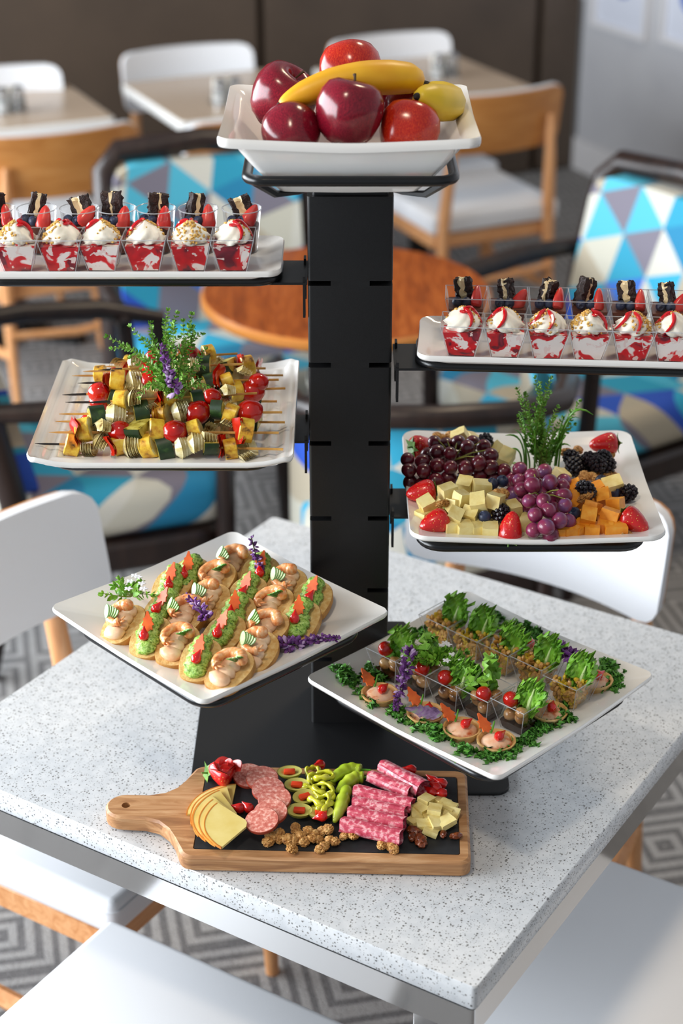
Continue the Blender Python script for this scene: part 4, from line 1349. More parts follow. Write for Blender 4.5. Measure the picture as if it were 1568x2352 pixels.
for (x, y, l, rot, lb) in ((195, 640, 0.5, (R(85), 0, R(100)), 'strawberry lying by the plate edge below the dark grapes'),
                       (262, 800, 0.1, (R(82), 0, R(118)), 'strawberry with leafy cap in front of the pale cheese cubes'),
                       (668, 818, 0.3, (R(-18), R(8), R(0)), 'upright strawberry between the pale cheese and the purple grapes'),
                       (1318, 795, 0.1, (R(70), 0, R(235)), 'strawberry beside the orange cheddar at the plate corner'),
                       (1150, 388, 1.2, (R(88), 0, R(95)), 'strawberry lying behind the blackberries'),
                       (210, 400, 1.0, (R(80), 0, R(-60)), 'strawberry peeking out behind the dark grapes')):
    z = PF + 0.0145 + l * 0.012
    p = on_fruit(x, y, z)
    if 'upright' in lb: rot = (R(160), R(8), 0)
    sberry.put((p.x, p.y, z), rot, 1.0, lb)
def berry_cluster(n=46, r=(0.0095, 0.0095, 0.0125), d=0.0031):
    mb = MB()
    for i in range(n):
        z = 1 - 2 * (i + 0.5) / n
        a = i * 2.39996
        q = math.sqrt(1 - z * z)
        mb.blob(d, (q * math.cos(a) * r[0], q * math.sin(a) * r[1], z * r[2]), sub=1)
    mb.blob((r[0] * 0.95, r[1] * 0.95, r[2] * 0.95), sub=1)
    return mb
lbb = 'glossy blackberry on the fruit plate'
bb0 = tag(berry_cluster().build('blackberry', FM['blackberry']), lbb, 'blackberry', 'blackberries on the fruit plate')
bbp = Proto(bb0)
for (x, y, l, lb) in ((615, 752, 1, 'blackberry between pale cheese cubes and the upright strawberry'), (1060, 628, 2, 'blackberry on the orange cheddar behind a walnut'),
                      (1275, 645, 0.4, 'blackberry beside a blueberry near the plate rim'), (1120, 490, 1.6, None), (1168, 505, 1, None), (1080, 470, 1.4, None), (530, 378, 2, 'blackberry behind the dark red grapes'),
                      (990, 465, 1, None), (1000, 505, 1, None), (1150, 460, 1.6, None), (1050, 510, 0.4, None)):
    z = PF + 0.0105 + l * 0.011
    p = on_fruit(x, y, z)
    bbp.put((p.x, p.y, z), (rf.uniform(0.8, 2.2), rf.uniform(-0.4, 0.4), rf.uniform(0, 6)), 1.0, lb or 'glossy blackberry heaped beside the chives on the fruit plate')
blu = Proto(tag(blueberry_mb(0.0082).build('blueberry', FM['blueberry']), 'x', 'blueberry', 'blueberries on the fruit plate'))
for (x, y, l, lb) in ((570, 597, 2.5, None), (622, 582, 2.5, None), (530, 768, 1.2, 'blueberry on the pale cheese cubes by the upright strawberry'), (1215, 640, 0.6, 'blueberry next to the blackberry near the plate rim'),
                      (1000, 750, 1.2, 'blueberry between purple grapes and orange cheddar'), (1140, 580, 1, 'blueberry beside walnuts below the blackberries')):
    z = PF + 0.0082 + l * 0.011
    p = on_fruit(x, y, z)
    blu.put((p.x, p.y, z), (rf.uniform(0, 1.5), rf.uniform(-0.6, 0.6), 0), 1.0, lb or 'blueberry perched on pale cheese between the two grape bunches')
def walnut_mb(seed, r=0.0105):
    def fn(p):
        k = 1 - 0.30 * math.exp(-(p.x / (r * 0.16)) ** 2)
        return Vector((p.x, p.y * k, p.z * k))
    return MB().blob((r * 1.3, r * 0.9, r * 0.6), sub=4, amp=0.30, fs=4.2, seed=seed, ridge=True, fn=fn)
wal = [Proto(tag(walnut_mb(i + 1).build('walnut_half', FM['walnut'], ang=1.0), 'walnut half scattered on the fruit plate', 'walnut', 'walnuts on the fruit plate')) for i in range(3)]
for i, (x, y, l) in enumerate(((310, 700, 1.8), (612, 648, 2.6), (1055, 662, 1.8), (1260, 860, -0.1), (1050, 562, 1), (1165, 440, 1), (1105, 562, 1), (300, 352, 1), (352, 347, 1), (1190, 550, 0.4), (1020, 418, 1),
                            (970, 520, 0.6), (960, 430, 0.6), (1120, 545, 0.4))):
    z = PF + 0.0075 + l * 0.011
    p = on_fruit(x, y, z)
    wal[i % 3].put((p.x, p.y, z), (rf.uniform(-0.6, 0.6), rf.uniform(-0.6, 0.6), rf.uniform(0, 6)), rf.uniform(0.72, 0.86))
fb = at(1240, 1062, PF + 0.01)
bunch('thyme_bunch', 'tall thyme sprigs standing behind the purple grapes on the fruit plate', 'herb', (fb.x, fb.y, PF + 0.005),
      [(1188, 893), (1207, 905), (1228, 868), (1240, 880), (1264, 868), (1262, 900), (1250, 925), (1225, 930), (1330, 922), (1310, 945), (1318, 975), (1290, 960), (1192, 955), (1205, 975), (1270, 960), (1240, 960), (1280, 935)],
      0.015, 0.010, 8)
cb_ = thing('chive_bunch', 'tuft of curved green chive blades behind the purple grapes', 'herb', (fb.x, fb.y, PF + 0.004))
for i, (x0, px, py, sag) in enumerate(((-0.02, 1160, 1000, 0.02), (-0.03, 1150, 1060, 0.0), (-0.02, 1190, 945, 0.03), (-0.014, 1200, 1010, 0.0), (-0.008, 1225, 985, 0.02), (0.0, 1250, 1000, -0.02), (0.004, 1262, 975, 0.01),
                                     (0.01, 1290, 985, 0.02), (0.014, 1300, 1000, 0.0), (0.02, 1302, 950, 0.02), (0.022, 1362, 953, 0.05), (0.024, 1330, 960, 0.035), (0.012, 1282, 1010, 0.015), (-0.024, 1175, 1030, 0.01),
                                     (-0.018, 1180, 985, 0.015), (0.02, 1310, 1025, 0.02), (0.0, 1235, 1010, -0.01), (0.006, 1272, 1020, 0.0))):
    tip = at_y(px, py, fb.y + rf.uniform(-0.02, 0.01)) - Vector((fb.x, fb.y, PF + 0.004))
    b0 = Vector((x0, rf.uniform(-0.008, 0.008), 0))
    pts = []
    for k in range(9):
        u = k / 8
        p = b0.lerp(tip, u)
        p.z += 4 * u * (1 - u) * sag * 0.7
        p.x += (b0.x - tip.x) * 0.35 * 4 * u * (1 - u) * 0.6
        pts.append(p)
    MB().tube(pts, [0.0024, 0.0026, 0.0026, 0.0025, 0.0023, 0.0021, 0.0018, 0.0013, 0.0004], 6, flat=0.5).build('blade', FM['chive'], cb_)

# ================================================================ toasts on the shrimp plate
FM['crust'] = noisy('toast_crust', [(0.3, '#a8702c'), (0.6, '#c8924a'), (0.8, '#d9ae6c')], 60, 0.7, bump=(300, 0.4, 0.001))
FM['bread'] = noisy('toasted_bread', [(0.3, '#c8964e'), (0.6, '#dcb878'), (0.8, '#e8cf9c')], 140, 0.8, bump=(400, 0.6, 0.001))
FM['mousse_pink'] = noisy('salmon_spread', [(0.3, '#e6b084'), (0.7, '#f4d4b0')], 50, 0.35, sss=0.1)
FM['shrimp'] = noisy('cooked_shrimp', [(0.3, '#dc7436'), (0.5, '#eba468'), (0.75, '#f4cfa6')], 110, 0.25, sss=0.15, coat=0.2, stretch=(2, 1, 1))
FM['green_spread'] = noisy('herb_spread', [(0.32, '#2f5a14'), (0.42, '#7fa83a'), (0.6, '#a8c862'), (0.8, '#c0d888')], 330, 0.45, detail=2, bump=(260, 0.6, 0.002))
FM['carrot'] = noisy('carrot_leaf', [(0.3, '#d0501a'), (0.7, '#e8702a')], 60, 0.35)
FM['drop'] = plain('sweet_pepper_drop', '#d01410', 0.12, coat=0.6)
FM['cuc_skin'] = plain('cucumber_skin', '#4f9428', 0.4)
FM['cuc'] = noisy('cucumber_flesh', [(0.3, '#c4dc94'), (0.7, '#e4eec0')], 80, 0.3)
PS = ZS + 0.0057
def slice_mb(L=0.076, W=0.055, th=0.0125):
    mb = MB()
    n = 30
    def out(s, z):
        r = []
        for i in range(n):
            a = 2 * PI * i / n
            c, q = math.cos(a), math.sin(a)
            r.append((W / 2 * s * math.copysign(abs(c) ** 0.85, c) * (1 + 0.03 * math.sin(3 * a)), L / 2 * s * math.copysign(abs(q) ** 0.85, q), z))
        return r
    rings = [out(0.93, 0), out(1.0, 0.002), out(1.0, th - 0.0015), out(0.97, th)]
    v = [p for r in rings for p in r]
    f = []
    for k in range(3):
        for i in range(n):
            j = (i + 1) % n
            f.append([k * n + i, k * n + j, (k + 1) * n + j, (k + 1) * n + i])
    f.append(list(range(n))[::-1])
    mb.add(v, f, 0)
    mb.add(out(0.97, th) + [(0, 0, th + 0.0004)], [[i, (i + 1) % n, n] for i in range(n)], 1)
    return mb
def drop_mb(r=0.006):
    return MB().lathe([(0, -1.0 * r), (0.6 * r, -0.85 * r), (0.95 * r, -0.3 * r), (0.95 * r, 0.25 * r), (0.6 * r, 0.8 * r), (0.3 * r, 1.3 * r), (0.12 * r, 1.75 * r), (0, 1.85 * r)], 16)
def carrot_mb():
    out = [(0, 0), (0.0035, 0.003), (0.0065, 0.002), (0.0055, 0.008), (0.0085, 0.009), (0.0055, 0.015), (0.0065, 0.018), (0.0035, 0.020), (0.001, 0.028)]
    poly = out + [(-x, y) for x, y in out[::-1] if x > 0]
    return MB().prism([(x, y) for x, y in poly], -0.0011, 0.0011)
def shrimp_mb():
    mb = MB()
    n, k = 34, 12
    pts, rad = [], []
    for i in range(n + 1):
        u = i / n
        a = R(30) + R(250) * u
        rr = 0.0140 * (1.0 - 0.12 * u)
        pts.append((rr * math.cos(a) * 1.1, rr * math.sin(a) * 1.35, 0.0))
        r = 0.0084 * (1 - 0.5 * u) * (1 + 0.10 * abs(math.sin(u * PI * 6.5)))
        if u < 0.06: r *= 0.6 + 6 * u
        if u > 0.93: r *= 1.3
        rad.append(r)
    mb.tube(pts, rad, k)
    e = Vector(pts[-1])
    for s in (-1, 1):
        mb.blob((0.0022, 0.0065, 0.0010), e + Vector((0.005, s * 0.003, 0.001)), (0, 0, R(-70 + s * 25)), sub=1)
    return mb
def cuc_mb():
    mb = MB()
    for i in range(5):
        X = T((0.0022 * i - 0.004, 0.0008 * i, 0.0016 * i), (R(-25), R(-12 + 5 * i), R(12 * i - 20)))
        k = 12
        hd = [(0.0036 * math.cos(2 * PI * q / k), 0.0092 * math.sin(2 * PI * q / k)) for q in range(k)]
        hd2 = [(0.0044 * math.cos(2 * PI * q / k) , 0.0100 * math.sin(2 * PI * q / k)) for q in range(k)]
        mb.prism(hd, -0.0005, 0.0008, X=X)
        mb.prism(hd2, -0.0006, 0.0005, m=1, X=X)
    return mb
def make_toast(kind, seed):
    rnd = random.Random(seed)
    t = thing('shrimp_toast' if kind == 's' else 'herb_toast', 'x', 'canape', group='shrimp toasts' if kind == 's' else 'green herb spread toasts')
    slice_mb().build('bread_slice', [FM['crust'], FM['bread']], t, ang=0.8)
    z = 0.0125
    if kind == 's':
        sp = MB()
        for i in range(4):
            sp.blob((0.0160 - 0.001 * i, 0.012, 0.008), (0, -0.020 + 0.013 * i, z + 0.004), sub=2, amp=0.18, fs=2, seed=i + seed)
        tag(sp.build('salmon_spread', FM['mousse_pink'], t, ang=1.5), kind='stuff')
        shrimp_mb().build('shrimp', FM['shrimp'], t, loc=(-0.002, 0.004, z + 0.014), rot=(R(-6), R(rnd.uniform(-15, 15)), rnd.uniform(-0.6, 0.6)), ang=1.5)
        c = cuc_mb().build('cucumber_fan', [FM['cuc'], FM['cuc_skin']], t, loc=(0.010 * rnd.choice((-1, 1)), rnd.uniform(-0.004, 0.014), z + 0.017), rot=(R(rnd.uniform(-30, 0)), 0, rnd.uniform(0, 6)), ang=0.5)
        c['label'] = 'fan of thin green rimmed cucumber slices'
    else:
        sp = MB()
        for i in range(5):
            sp.blob((0.0172 - 0.0018 * abs(i - 1.5), 0.012, 0.009), (rnd.uniform(-0.002, 0.002), -0.021 + 0.0108 * i, z + 0.004 + 0.001 * i), sub=3, amp=0.24, fs=3.2, seed=i + seed)
        tag(sp.build('herb_spread', FM['green_spread'], t, ang=1.5), kind='stuff')
        carrot_mb().build('carrot_leaf', FM['carrot'], t, loc=(rnd.uniform(-0.004, 0.004), -0.003, z + 0.0135), rot=(R(38), 0, rnd.uniform(-0.35, 0.35)))
        drop_mb(0.0072).build('pepper_drop', FM['drop'], t, loc=(rnd.uniform(-0.003, 0.004), -0.012, z + 0.0165), rot=(R(-60), 0, rnd.uniform(-0.5, 0.5)))
    return t
ts = [Proto(make_toast('s', i * 3 + 1)) for i in range(3)]
tg = [Proto(make_toast('g', i * 5 + 2)) for i in range(3)]
SH = [(286, 1428), (408, 1474), (430, 1410), (480, 1378), (497, 1328), (536, 1292), (656, 1342), (628, 1388), (612, 1442), (588, 1490), (529, 1533)]
GR = [(348, 1458), (376, 1398), (396, 1342), (436, 1318), (462, 1510), (513, 1452), (541, 1408), (568, 1362), (596, 1314), (690, 1420), (716, 1372)]
for i, (px, py) in enumerate(SH):
    p = at(px, py, PS + 0.025)
    lb = 'toast with salmon spread, curled shrimp and cucumber among the canapes'
    if i == 0: lb = 'toast with shrimp under a sprig of white basil blossom'
    if i == 10: lb = 'toast with shrimp lying outermost at the plate corner over the cutting board'
    ts[i % 3].put((p.x, p.y, PS + 0.0130), (R(18), R(rf.uniform(-6, 6)), R(rf.uniform(-38, -10))), 0.90, lb)
for i, (px, py) in enumerate(GR):
    p = at(px, py, PS + 0.025)
    tg[i % 3].put((p.x, p.y, PS + 0.0130), (R(18), R(rf.uniform(-6, 6)), R(rf.uniform(-38, -10))), 0.90, 'toast with green herb spread, carrot leaf and red pepper drop')
zt = PS + 0.04
bloom('basil_flower', 'purple basil flower spike standing between toasts near the column', [at_y(600, 1350, -0.10), at_y(598, 1320, -0.095), at_y(590, 1285, -0.09), at_y(577, 1235, -0.085)], 14, 0.0095, 80)
bloom('basil_flower', 'purple basil flower lying across the middle toasts', [at(475, 1424, zt), at(462, 1400, zt + 0.004), at(440, 1378, zt + 0.004), at(425, 1368, zt)], 15, 0.0085, 60)
bloom('basil_flower', 'purple basil flower lying on the bare plate beside a green toast', [at(645, 1482, PS + 0.016), at(690, 1480, PS + 0.015), at(735, 1467, PS + 0.015), at(778, 1468, PS + 0.018)], 16, 0.0095, 110)
FM['basil'] = noisy('bright_basil', [(0.3, '#4f8a20'), (0.7, '#8cc03c')], 80, 0.45)
wbz = at(300, 1370, PS + 0.04)
wb_ = thing('basil_sprig', 'green basil sprig with small white flowers on the outer shrimp toast', 'herb', wbz)
for i, (px, py) in enumerate(((238, 1362), (262, 1345), (300, 1345), (345, 1365), (275, 1330), (322, 1338))):
    tip = at(px, py, PS + 0.045) - wbz
    sprig_parts(wb_, (0, 0, 0), tip, 0.004, 300 + i, leaf=0.011, step=0.005, r=0.0009, start=0.2, lm='basil')
wf_ = MB()
for (px, py) in ((310, 1322), (318, 1325), (295, 1352), (330, 1352), (300, 1335), (325, 1340)):
    c = at(px, py, PS + 0.052) - wbz
    for k in range(5):
        a = k * 1.257
        wf_.blob((0.0032, 0.0018, 0.001), c + Vector((0.003 * math.cos(a), 0.003 * math.sin(a), 0)), (0, 0, a), sub=1)
tag(wf_.build('white_petals', FM['white_petal'], wb_), kind='stuff')

# ================================================================ salad plate
FM['kale'] = noisy('curly_kale', [(0.3, '#3a7a22'), (0.6, '#62a43e'), (0.8, '#92cc5c')], 90, 0.5)
FM['lettuce'] = noisy('frilly_lettuce', [(0.3, '#5a9a26'), (0.6, '#86bf3c'), (0.8, '#a9d662')], 40, 0.4, sss=0.1)
FM['lettuce_rib'] = plain('pale_lettuce_rib', '#c8dc9a', 0.4)
FM['balsamic'] = noisy('balsamic_dressing', [(0.4, '#1c0d08'), (0.7, '#4a2614')], 60, 0.12, coat=0.4)
FM['mushroom'] = noisy('marinated_mushroom', [(0.30, '#3c1c0c'), (0.48, '#9c6c38'), (0.72, '#d6b888')], 45, 0.25, coat=0.2)
FM['bean'] = noisy('tan_bean', [(0.3, '#b87e34'), (0.7, '#e0b46a')], 40, 0.3)
FM['corn'] = noisy('corn_kernel', [(0.3, '#d0a41c'), (0.7, '#e8cc4c')], 40, 0.3)
FM['broth'] = noisy('bean_salad_dressing', [(0.3, '#8a6a20'), (0.6, '#b08c34'), (0.8, '#7a8a34')], 60, 0.3)
FM['pastry'] = noisy('tart_pastry', [(0.3, '#cc9a54'), (0.6, '#e0b878'), (0.8, '#ecce9c')], 60, 0.6)
FM['dip'] = noisy('paprika_dip', [(0.3, '#cc6028'), (0.44, '#ecb890'), (0.8, '#f4dcc4')], 70, 0.4)
PA = ZA + 0.0057
AS = 1.867
def on_salad(x, y, z): return at(680 + x / AS, 1340 + y / AS, z)
def frill(mb, base, tip, w, seed, amp=0.006, nu=14, nv=10, m=0, curl=0.3):
    """ruffled leaf from base to tip"""
    base, tip = Vector(base), Vector(tip)
    d = tip - base
    L = d.length
    t = d.normalized()
    s = t.cross(Vector((0.3, -1, 0.25))).normalized()
    n = s.cross(t)
    so = seed * 3.7
    def f(u, v):
        e = (v * 2 - 1)
        ww = w * (0.16 + 0.84 * math.sin(min(1, u * 1.15) ** 1.3 * PI * 0.62))
        edge = max(abs(e), (u - 0.5) * 2.0 if u > 0.5 else 0)
        r = amp * (edge ** 1.4) * (math.sin(e * 8 + u * 15 + so) + 0.9 * math.sin(u * 27 + e * 13 + so * 2) + 0.6 * math.sin(e * 29 - u * 19 + so * 3))
        r2 = amp * (edge ** 1.6) * 0.8 * math.sin(u * 33 - e * 17 + so * 1.3)
        fr = 1 + 0.14 * math.sin(u * 44 + so) * abs(e) + 0.10 * math.sin(u * 23 + so * 2) * abs(e)
        p = base + t * (L * u * (1 - 0.16 * e * e) + r2) + s * (e * ww * fr + 0.5 * r2) + n * (r + curl * L * (u * u) * 0.4 + 0.3 * w * e * e)
        return p
    mb.grid(f, nu, nv, m)
    mb.grid(lambda u, v: f(u, 1 - v) - n * 0.0006, nu, nv, m)
def kale_mb(seed, size):
    rnd = random.Random(seed)
    mb = MB()
    for i in range(rnd.randint(5, 8)):
        a = rnd.uniform(0, 6.28)
        b = Vector((rnd.gauss(0, size * 0.35), rnd.gauss(0, size * 0.35), 0.001))
        frill(mb, b, b + Vector((math.cos(a), math.sin(a), rnd.uniform(0.5, 1.1))) * size * rnd.uniform(0.5, 0.8), size * 0.42, seed + i, amp=size * 0.22, nu=9, nv=8, curl=rnd.uniform(-0.3, 0.4))
    return mb
kp = [Proto(tag(kale_mb(40 + i, 0.017).build('kale_piece', FM['kale'], ang=1.6), 'curly green kale piece scattered round the salad cups', 'kale', 'kale pieces on the salad plate')) for i in range(5)]
KALE = [(195, 400), (230, 395), (215, 430), (270, 410), (310, 385), (340, 395), (250, 440), (270, 475), (300, 500), (335, 520), (355, 405), (400, 560), (440, 580), (480, 600), (540, 630), (600, 660), (640, 680), (590, 640),
        (690, 710), (740, 730), (790, 750), (850, 760), (720, 745), (810, 765), (880, 740), (930, 735), (960, 690), (1000, 680), (1040, 650), (1080, 620), (1120, 600), (1150, 580), (1060, 600), (1140, 560),
        (1320, 450), (1350, 430), (1380, 420), (1330, 400), (1290, 460), (1360, 470), (1340, 380), (850, 160), (900, 200), (950, 220), (1000, 250), (1050, 270), (820, 150), (1090, 285), (940, 250), (550, 220), (960, 205), (1030, 245)]
rs = random.Random(21)
for i, (x, y) in enumerate(KALE):
    p = on_salad(x, y, PA + 0.004)
    dc = Vector((p.x - SAC.x, p.y - SAC.y)); dc.rotate(Matrix.Rotation(R(44), 2))
    up_ = max(0, (max(abs(dc.x), abs(dc.y)) / 0.159 - 0.66) / 0.34) * 0.010
    kp[i % 5].put((p.x, p.y, PA + up_), (0, 0, rs.uniform(0, 6.28)), rs.uniform(0.6, 0.95))
def make_salad_cup(kind, seed):
    rnd = random.Random(seed)
    t = thing('salad_cup', 'x', 'salad cup', group='balsamic mushroom cups' if kind == 'm' else 'bean and corn salad cups')
    square_cup_mb(CTW, CBW, CH).build('cup', MT['plastic'], t, flat=True)
    cup_edges(t, CTW, CBW, CH)
    if kind == 'm':
        square_fill(CTW, CBW, CH, 0.0022, 0.013, 0.0016, seed=seed).build('dressing', FM['balsamic'], t, ang=0.5)
        for (x, y, z, r) in ((-0.008, -0.007, 0.019, 0.0095), (0.008, -0.006, 0.020, 0.009), (0.0, 0.008, 0.020, 0.010), (-0.006, 0.008, 0.030, 0.009), (0.010, -0.010, 0.030, 0.008)):
            MB().blob((r, r, r * 0.88), sub=2, amp=0.15, fs=1.5, seed=rnd.random() * 9).build('mushroom', FM['mushroom'], t, loc=(x, y, z))
        MB().blob(0.0098, sub=3, amp=0.03, fs=2, seed=seed).build('cherry_tomato', FM['tomato'], t, loc=(-0.010, -0.006, 0.039))
    else:
        square_fill(CTW, CBW, CH, 0.0022, 0.024, 0.0040, seed=seed).build('dressing', FM['broth'], t, ang=0.5)
        be, co = MB(), MB()
        for i in range(190):
            z = rnd.uniform(0.006, 0.039)
            w = (CBW + (CTW - CBW) * z / CH) / 2 - 0.0045
            x, y = rnd.uniform(-w, w), rnd.uniform(-w, w)
            if z < 0.030:
                if rnd.random() < 0.5: x = math.copysign(w, x)
                else: y = math.copysign(w, y)
            e = (rnd.uniform(0, 3), rnd.uniform(0, 3), rnd.uniform(0, 3))
            if rnd.random() < 0.6: be.blob((0.0046, 0.0032, 0.0032), (x, y, z), e, sub=1)
            else: co.blob((0.0036, 0.0033, 0.0027), (x, y, z), e, sub=1)
        tag(be.build('beans', FM['bean'], t), kind='stuff')
        tag(co.build('corn', FM['corn'], t), kind='stuff')
    for q in range(2):
        lf = MB()
        sx = (0.014 if q == 0 else -0.004) + rnd.uniform(-0.004, 0.006)
        frill(lf, (0.006 - 0.004 * q, 0.004 + 0.006 * q, 0.012), (sx, 0.006 + 0.012 * q, (0.072 if q == 0 else 0.060) + rnd.uniform(-0.008, 0.006)), 0.0175 if q == 0 else 0.013, seed + q * 5, amp=0.0052, nu=30, nv=22, curl=rnd.uniform(-0.35, 0.1))
        lf.build('lettuce_leaf', FM['lettuce'], t, ang=1.6)
    MB().tube([(0.006, 0.002, 0.010), (0.010, 0.006, 0.04), (0.014, 0.008, 0.058)], [0.004, 0.0025, 0.0008], 7).build('lettuce_rib', FM['lettuce_rib'], t)
    return t
cm = [Proto(make_salad_cup('m', 60 + i)) for i in range(3)]
cb2 = [Proto(make_salad_cup('b', 70 + i)) for i in range(3)]
MC = [(420, 395), (545, 455), (675, 520), (805, 565), (955, 615)]
BC = [(640, 250), (760, 310), (890, 370), (1030, 430), (1175, 515)]
for i, (x, y) in enumerate(MC):
    p = on_salad(x, y, PA + 0.001)
    cm[i % 3].put((p.x, p.y, PA + 0.0003), (0, 0, R(-44) + (0, PI / 2)[i % 2]), 1.0, 'balsamic mushroom cup with cherry tomato and lettuce, %s in its row from the toast plate' % NTH[i])
for i, (x, y) in enumerate(BC):
    p = on_salad(x, y, PA + 0.001)
    lb = 'bean and corn salad cup with lettuce, %s in its row from the black column' % NTH[i]
    if i == 4: lb = 'clear cup of yellow corn and beans beside the kale heap'
    cb2[i % 3].put((p.x, p.y, PA + 0.0003), (0, 0, R(-44)), 1.0, lb)
def make_tart(seed):
    rnd = random.Random(seed)
    t = thing('tartlet', 'x', 'tartlet', group='tartlets on the salad plate')
    MB().lathe([(0, 0), (0.0165, 0), (0.0215, 0.0115), (0.0235, 0.0135), (0.0235, 0.0155), (0.0215, 0.0155), (0.0195, 0.012), (0.016, 0.003), (0, 0.003)], 36,
               fn=lambda r, z, a: (r * (1 + 0.012 * math.cos(12 * a)), z)).build('pastry_shell', FM['pastry'], t, ang=0.8)
    d = MB().blob((0.0185, 0.0185, 0.0085), (0, 0, 0.0105), sub=3, amp=0.14, fs=2.6, seed=seed)
    d.build('paprika_dip', FM['dip'], t, ang=1.5)
    drop_mb(0.0062).build('pepper_drop', FM['drop'], t, loc=(0.004, -0.004, 0.0235), rot=(R(-75), 0, rnd.uniform(-1.2, 1.2)))
    carrot_mb().build('carrot_leaf', FM['carrot'], t, loc=(-0.010, 0.004, 0.0215), rot=(R(25), 0, rnd.uniform(0.2, 1.2)))
    MB().tube([(-0.008, 0.008, 0.018), (-0.006, 0.010, 0.026), (-0.005, 0.012, 0.033)], [0.0022, 0.002, 0.0012], 6, flat=0.6).build('cucumber_strip', FM['cuc_skin'], t)
    return t
tp = [Proto(make_tart(80 + i)) for i in range(3)]
for i, (x, y, lb) in enumerate(((358, 478, 'paprika dip tartlet under the purple basil at the end of the row'), (555, 562, 'paprika dip tartlet with a striped basil leaf lying on it'), (710, 628, None), (857, 680, None),
                             (1082, 555, 'tartlet tucked behind the cup of mushrooms by the kale'), (1278, 420, 'tartlet tucked between the corn cup and the kale heap'), (985, 285, 'tartlet behind the bean salad cups'))):
    p = on_salad(x, y, PA + 0.012)
    tp[i % 3].put((p.x, p.y, PA + 0.0003), (0, 0, rs.uniform(-0.4, 0.4)), 1.0, lb or 'paprika dip tartlet with red pepper drop and cucumber by the kale scraps')
zc = PA + 0.05
bloom('basil_flower', 'purple basil stem drooping between mushroom cups onto the tartlets', [on_salad(490, 290, zc), on_salad(480, 350, zc), on_salad(455, 420, zc - 0.012), on_salad(440, 490, PA + 0.026), on_salad(425, 545, PA + 0.015)], 31, 0.0095, 110, 0.2)
bloom('basil_flower', 'purple basil flower leaning on lettuce above the corn cup', [on_salad(1190, 320, zc), on_salad(1150, 290, zc), on_salad(1110, 255, zc), on_salad(1065, 225, zc - 0.004)], 32, 0.0095, 90, 0.1)
bz = on_salad(600, 330, PA + 0.045)
bs_ = thing('basil_sprig', 'bright basil sprig with tiny white flowers over the mushroom cups', 'herb', bz)
for i, (x, y) in enumerate(((500, 330), (540, 300), (580, 280), (640, 290), (690, 300), (720, 290), (660, 330), (560, 330))):
    sprig_parts(bs_, (0, 0, 0), on_salad(x, y, PA + 0.055) - bz, 0.005, 400 + i, leaf=0.012, step=0.005, r=0.0009, start=0.2, lm='basil')
wf2 = MB()
for (x, y) in ((640, 255), (650, 262), (670, 305), (708, 330), (645, 330), (625, 265)):
    c = on_salad(x, y, PA + 0.06) - bz
    for k in range(5):
        a = k * 1.257
        wf2.blob((0.0030, 0.0017, 0.001), c + Vector((0.003 * math.cos(a), 0.003 * math.sin(a), 0)), (0, 0, a), sub=1)
tag(wf2.build('white_petals', FM['white_petal'], bs_), kind='stuff')
bl_ = on_salad(545, 545, PA + 0.026)
lf_ = MB()
frill(lf_, (-0.022, 0.006, 0.0), (0.022, -0.012, 0.002), 0.008, 3, amp=0.0008, nu=12, nv=6, curl=-0.05)
tag(lf_.build('basil_leaf', noisy('striped_basil_leaf', [(0.3, '#4a3050'), (0.5, '#7a5a80'), (0.7, '#6f8a4c')], 60, 0.4, stretch=(1, 5, 1)), loc=bl_, ang=1.5), 'purple and green basil leaf lying across a tartlet', 'leaf')

# ================================================================ cutting board
FM['acacia'] = wood('acacia_board', ('#7f5232', '#b07f52', '#cfa478'), 7, 0.5, 'X')
FM['slate'] = noisy('black_slate', [(0.3, '#17181a'), (0.7, '#26282b')], 60, 0.6, bump=(200, 0.3, 0.0006))
BT = R(2.0)
BR_ = R(-2.0)
BO = Vector((-0.028, -0.278, 0.7534))
BTH = 0.0225
bo = thing('cutting_board', 'acacia paddle board with slate inset holding meats, cheese and nuts', 'cutting board', BO, (BT, 0, BR_))
# body and handle outline, local x along the board
def board_outline(ins=0.0):
    hx, hy = 0.1745 - ins, 0.0905 - ins
    pts = []
    def arc(cx, cy, r, a0, a1, n=6):
        for i in range(n + 1):
            a = R(a0 + (a1 - a0) * i / n)
            pts.append((cx + r * math.cos(a), cy + r * math.sin(a)))
    arc(hx - 0.012, -hy + 0.012, 0.012, -90, 0)
    arc(hx - 0.012, hy - 0.012, 0.012, 0, 90)
    arc(-hx + 0.016, hy - 0.016, 0.016, 90, 165)
    for (x, y) in ((-0.181, 0.060), (-0.190, 0.045), (-0.204, 0.034), (-0.224, 0.0285)):
        pts.append((x, y - ins))
    arc(-0.252, 0.005, 0.0235 - ins, 90, 270, 10)
    for (x, y) in ((-0.224, -0.0195), (-0.205, -0.026), (-0.191, -0.040), (-0.182, -0.056)):
        pts.append((x, y + ins))
    arc(-hx + 0.016, -hy + 0.016, 0.016, 195, 270)
    return pts
o0, o1 = board_outline(0.003), board_outline(0)
n_ = len(o0)
SX0, SX1, SY0, SY1 = -0.158, 0.162, -0.076, 0.076
bdm = MB()
rings = [(o0, 0), (o1, 0.003), (o1, BTH - 0.003), (o0, BTH)]
v = [(p[0], p[1], z) for pl, z in rings for p in pl]
f = []
for k in range(3):
    for i in range(n_):
        j = (i + 1) % n_
        f.append([k * n_ + i, k * n_ + j, (k + 1) * n_ + j, (k + 1) * n_ + i])
bdm.add(v, f)
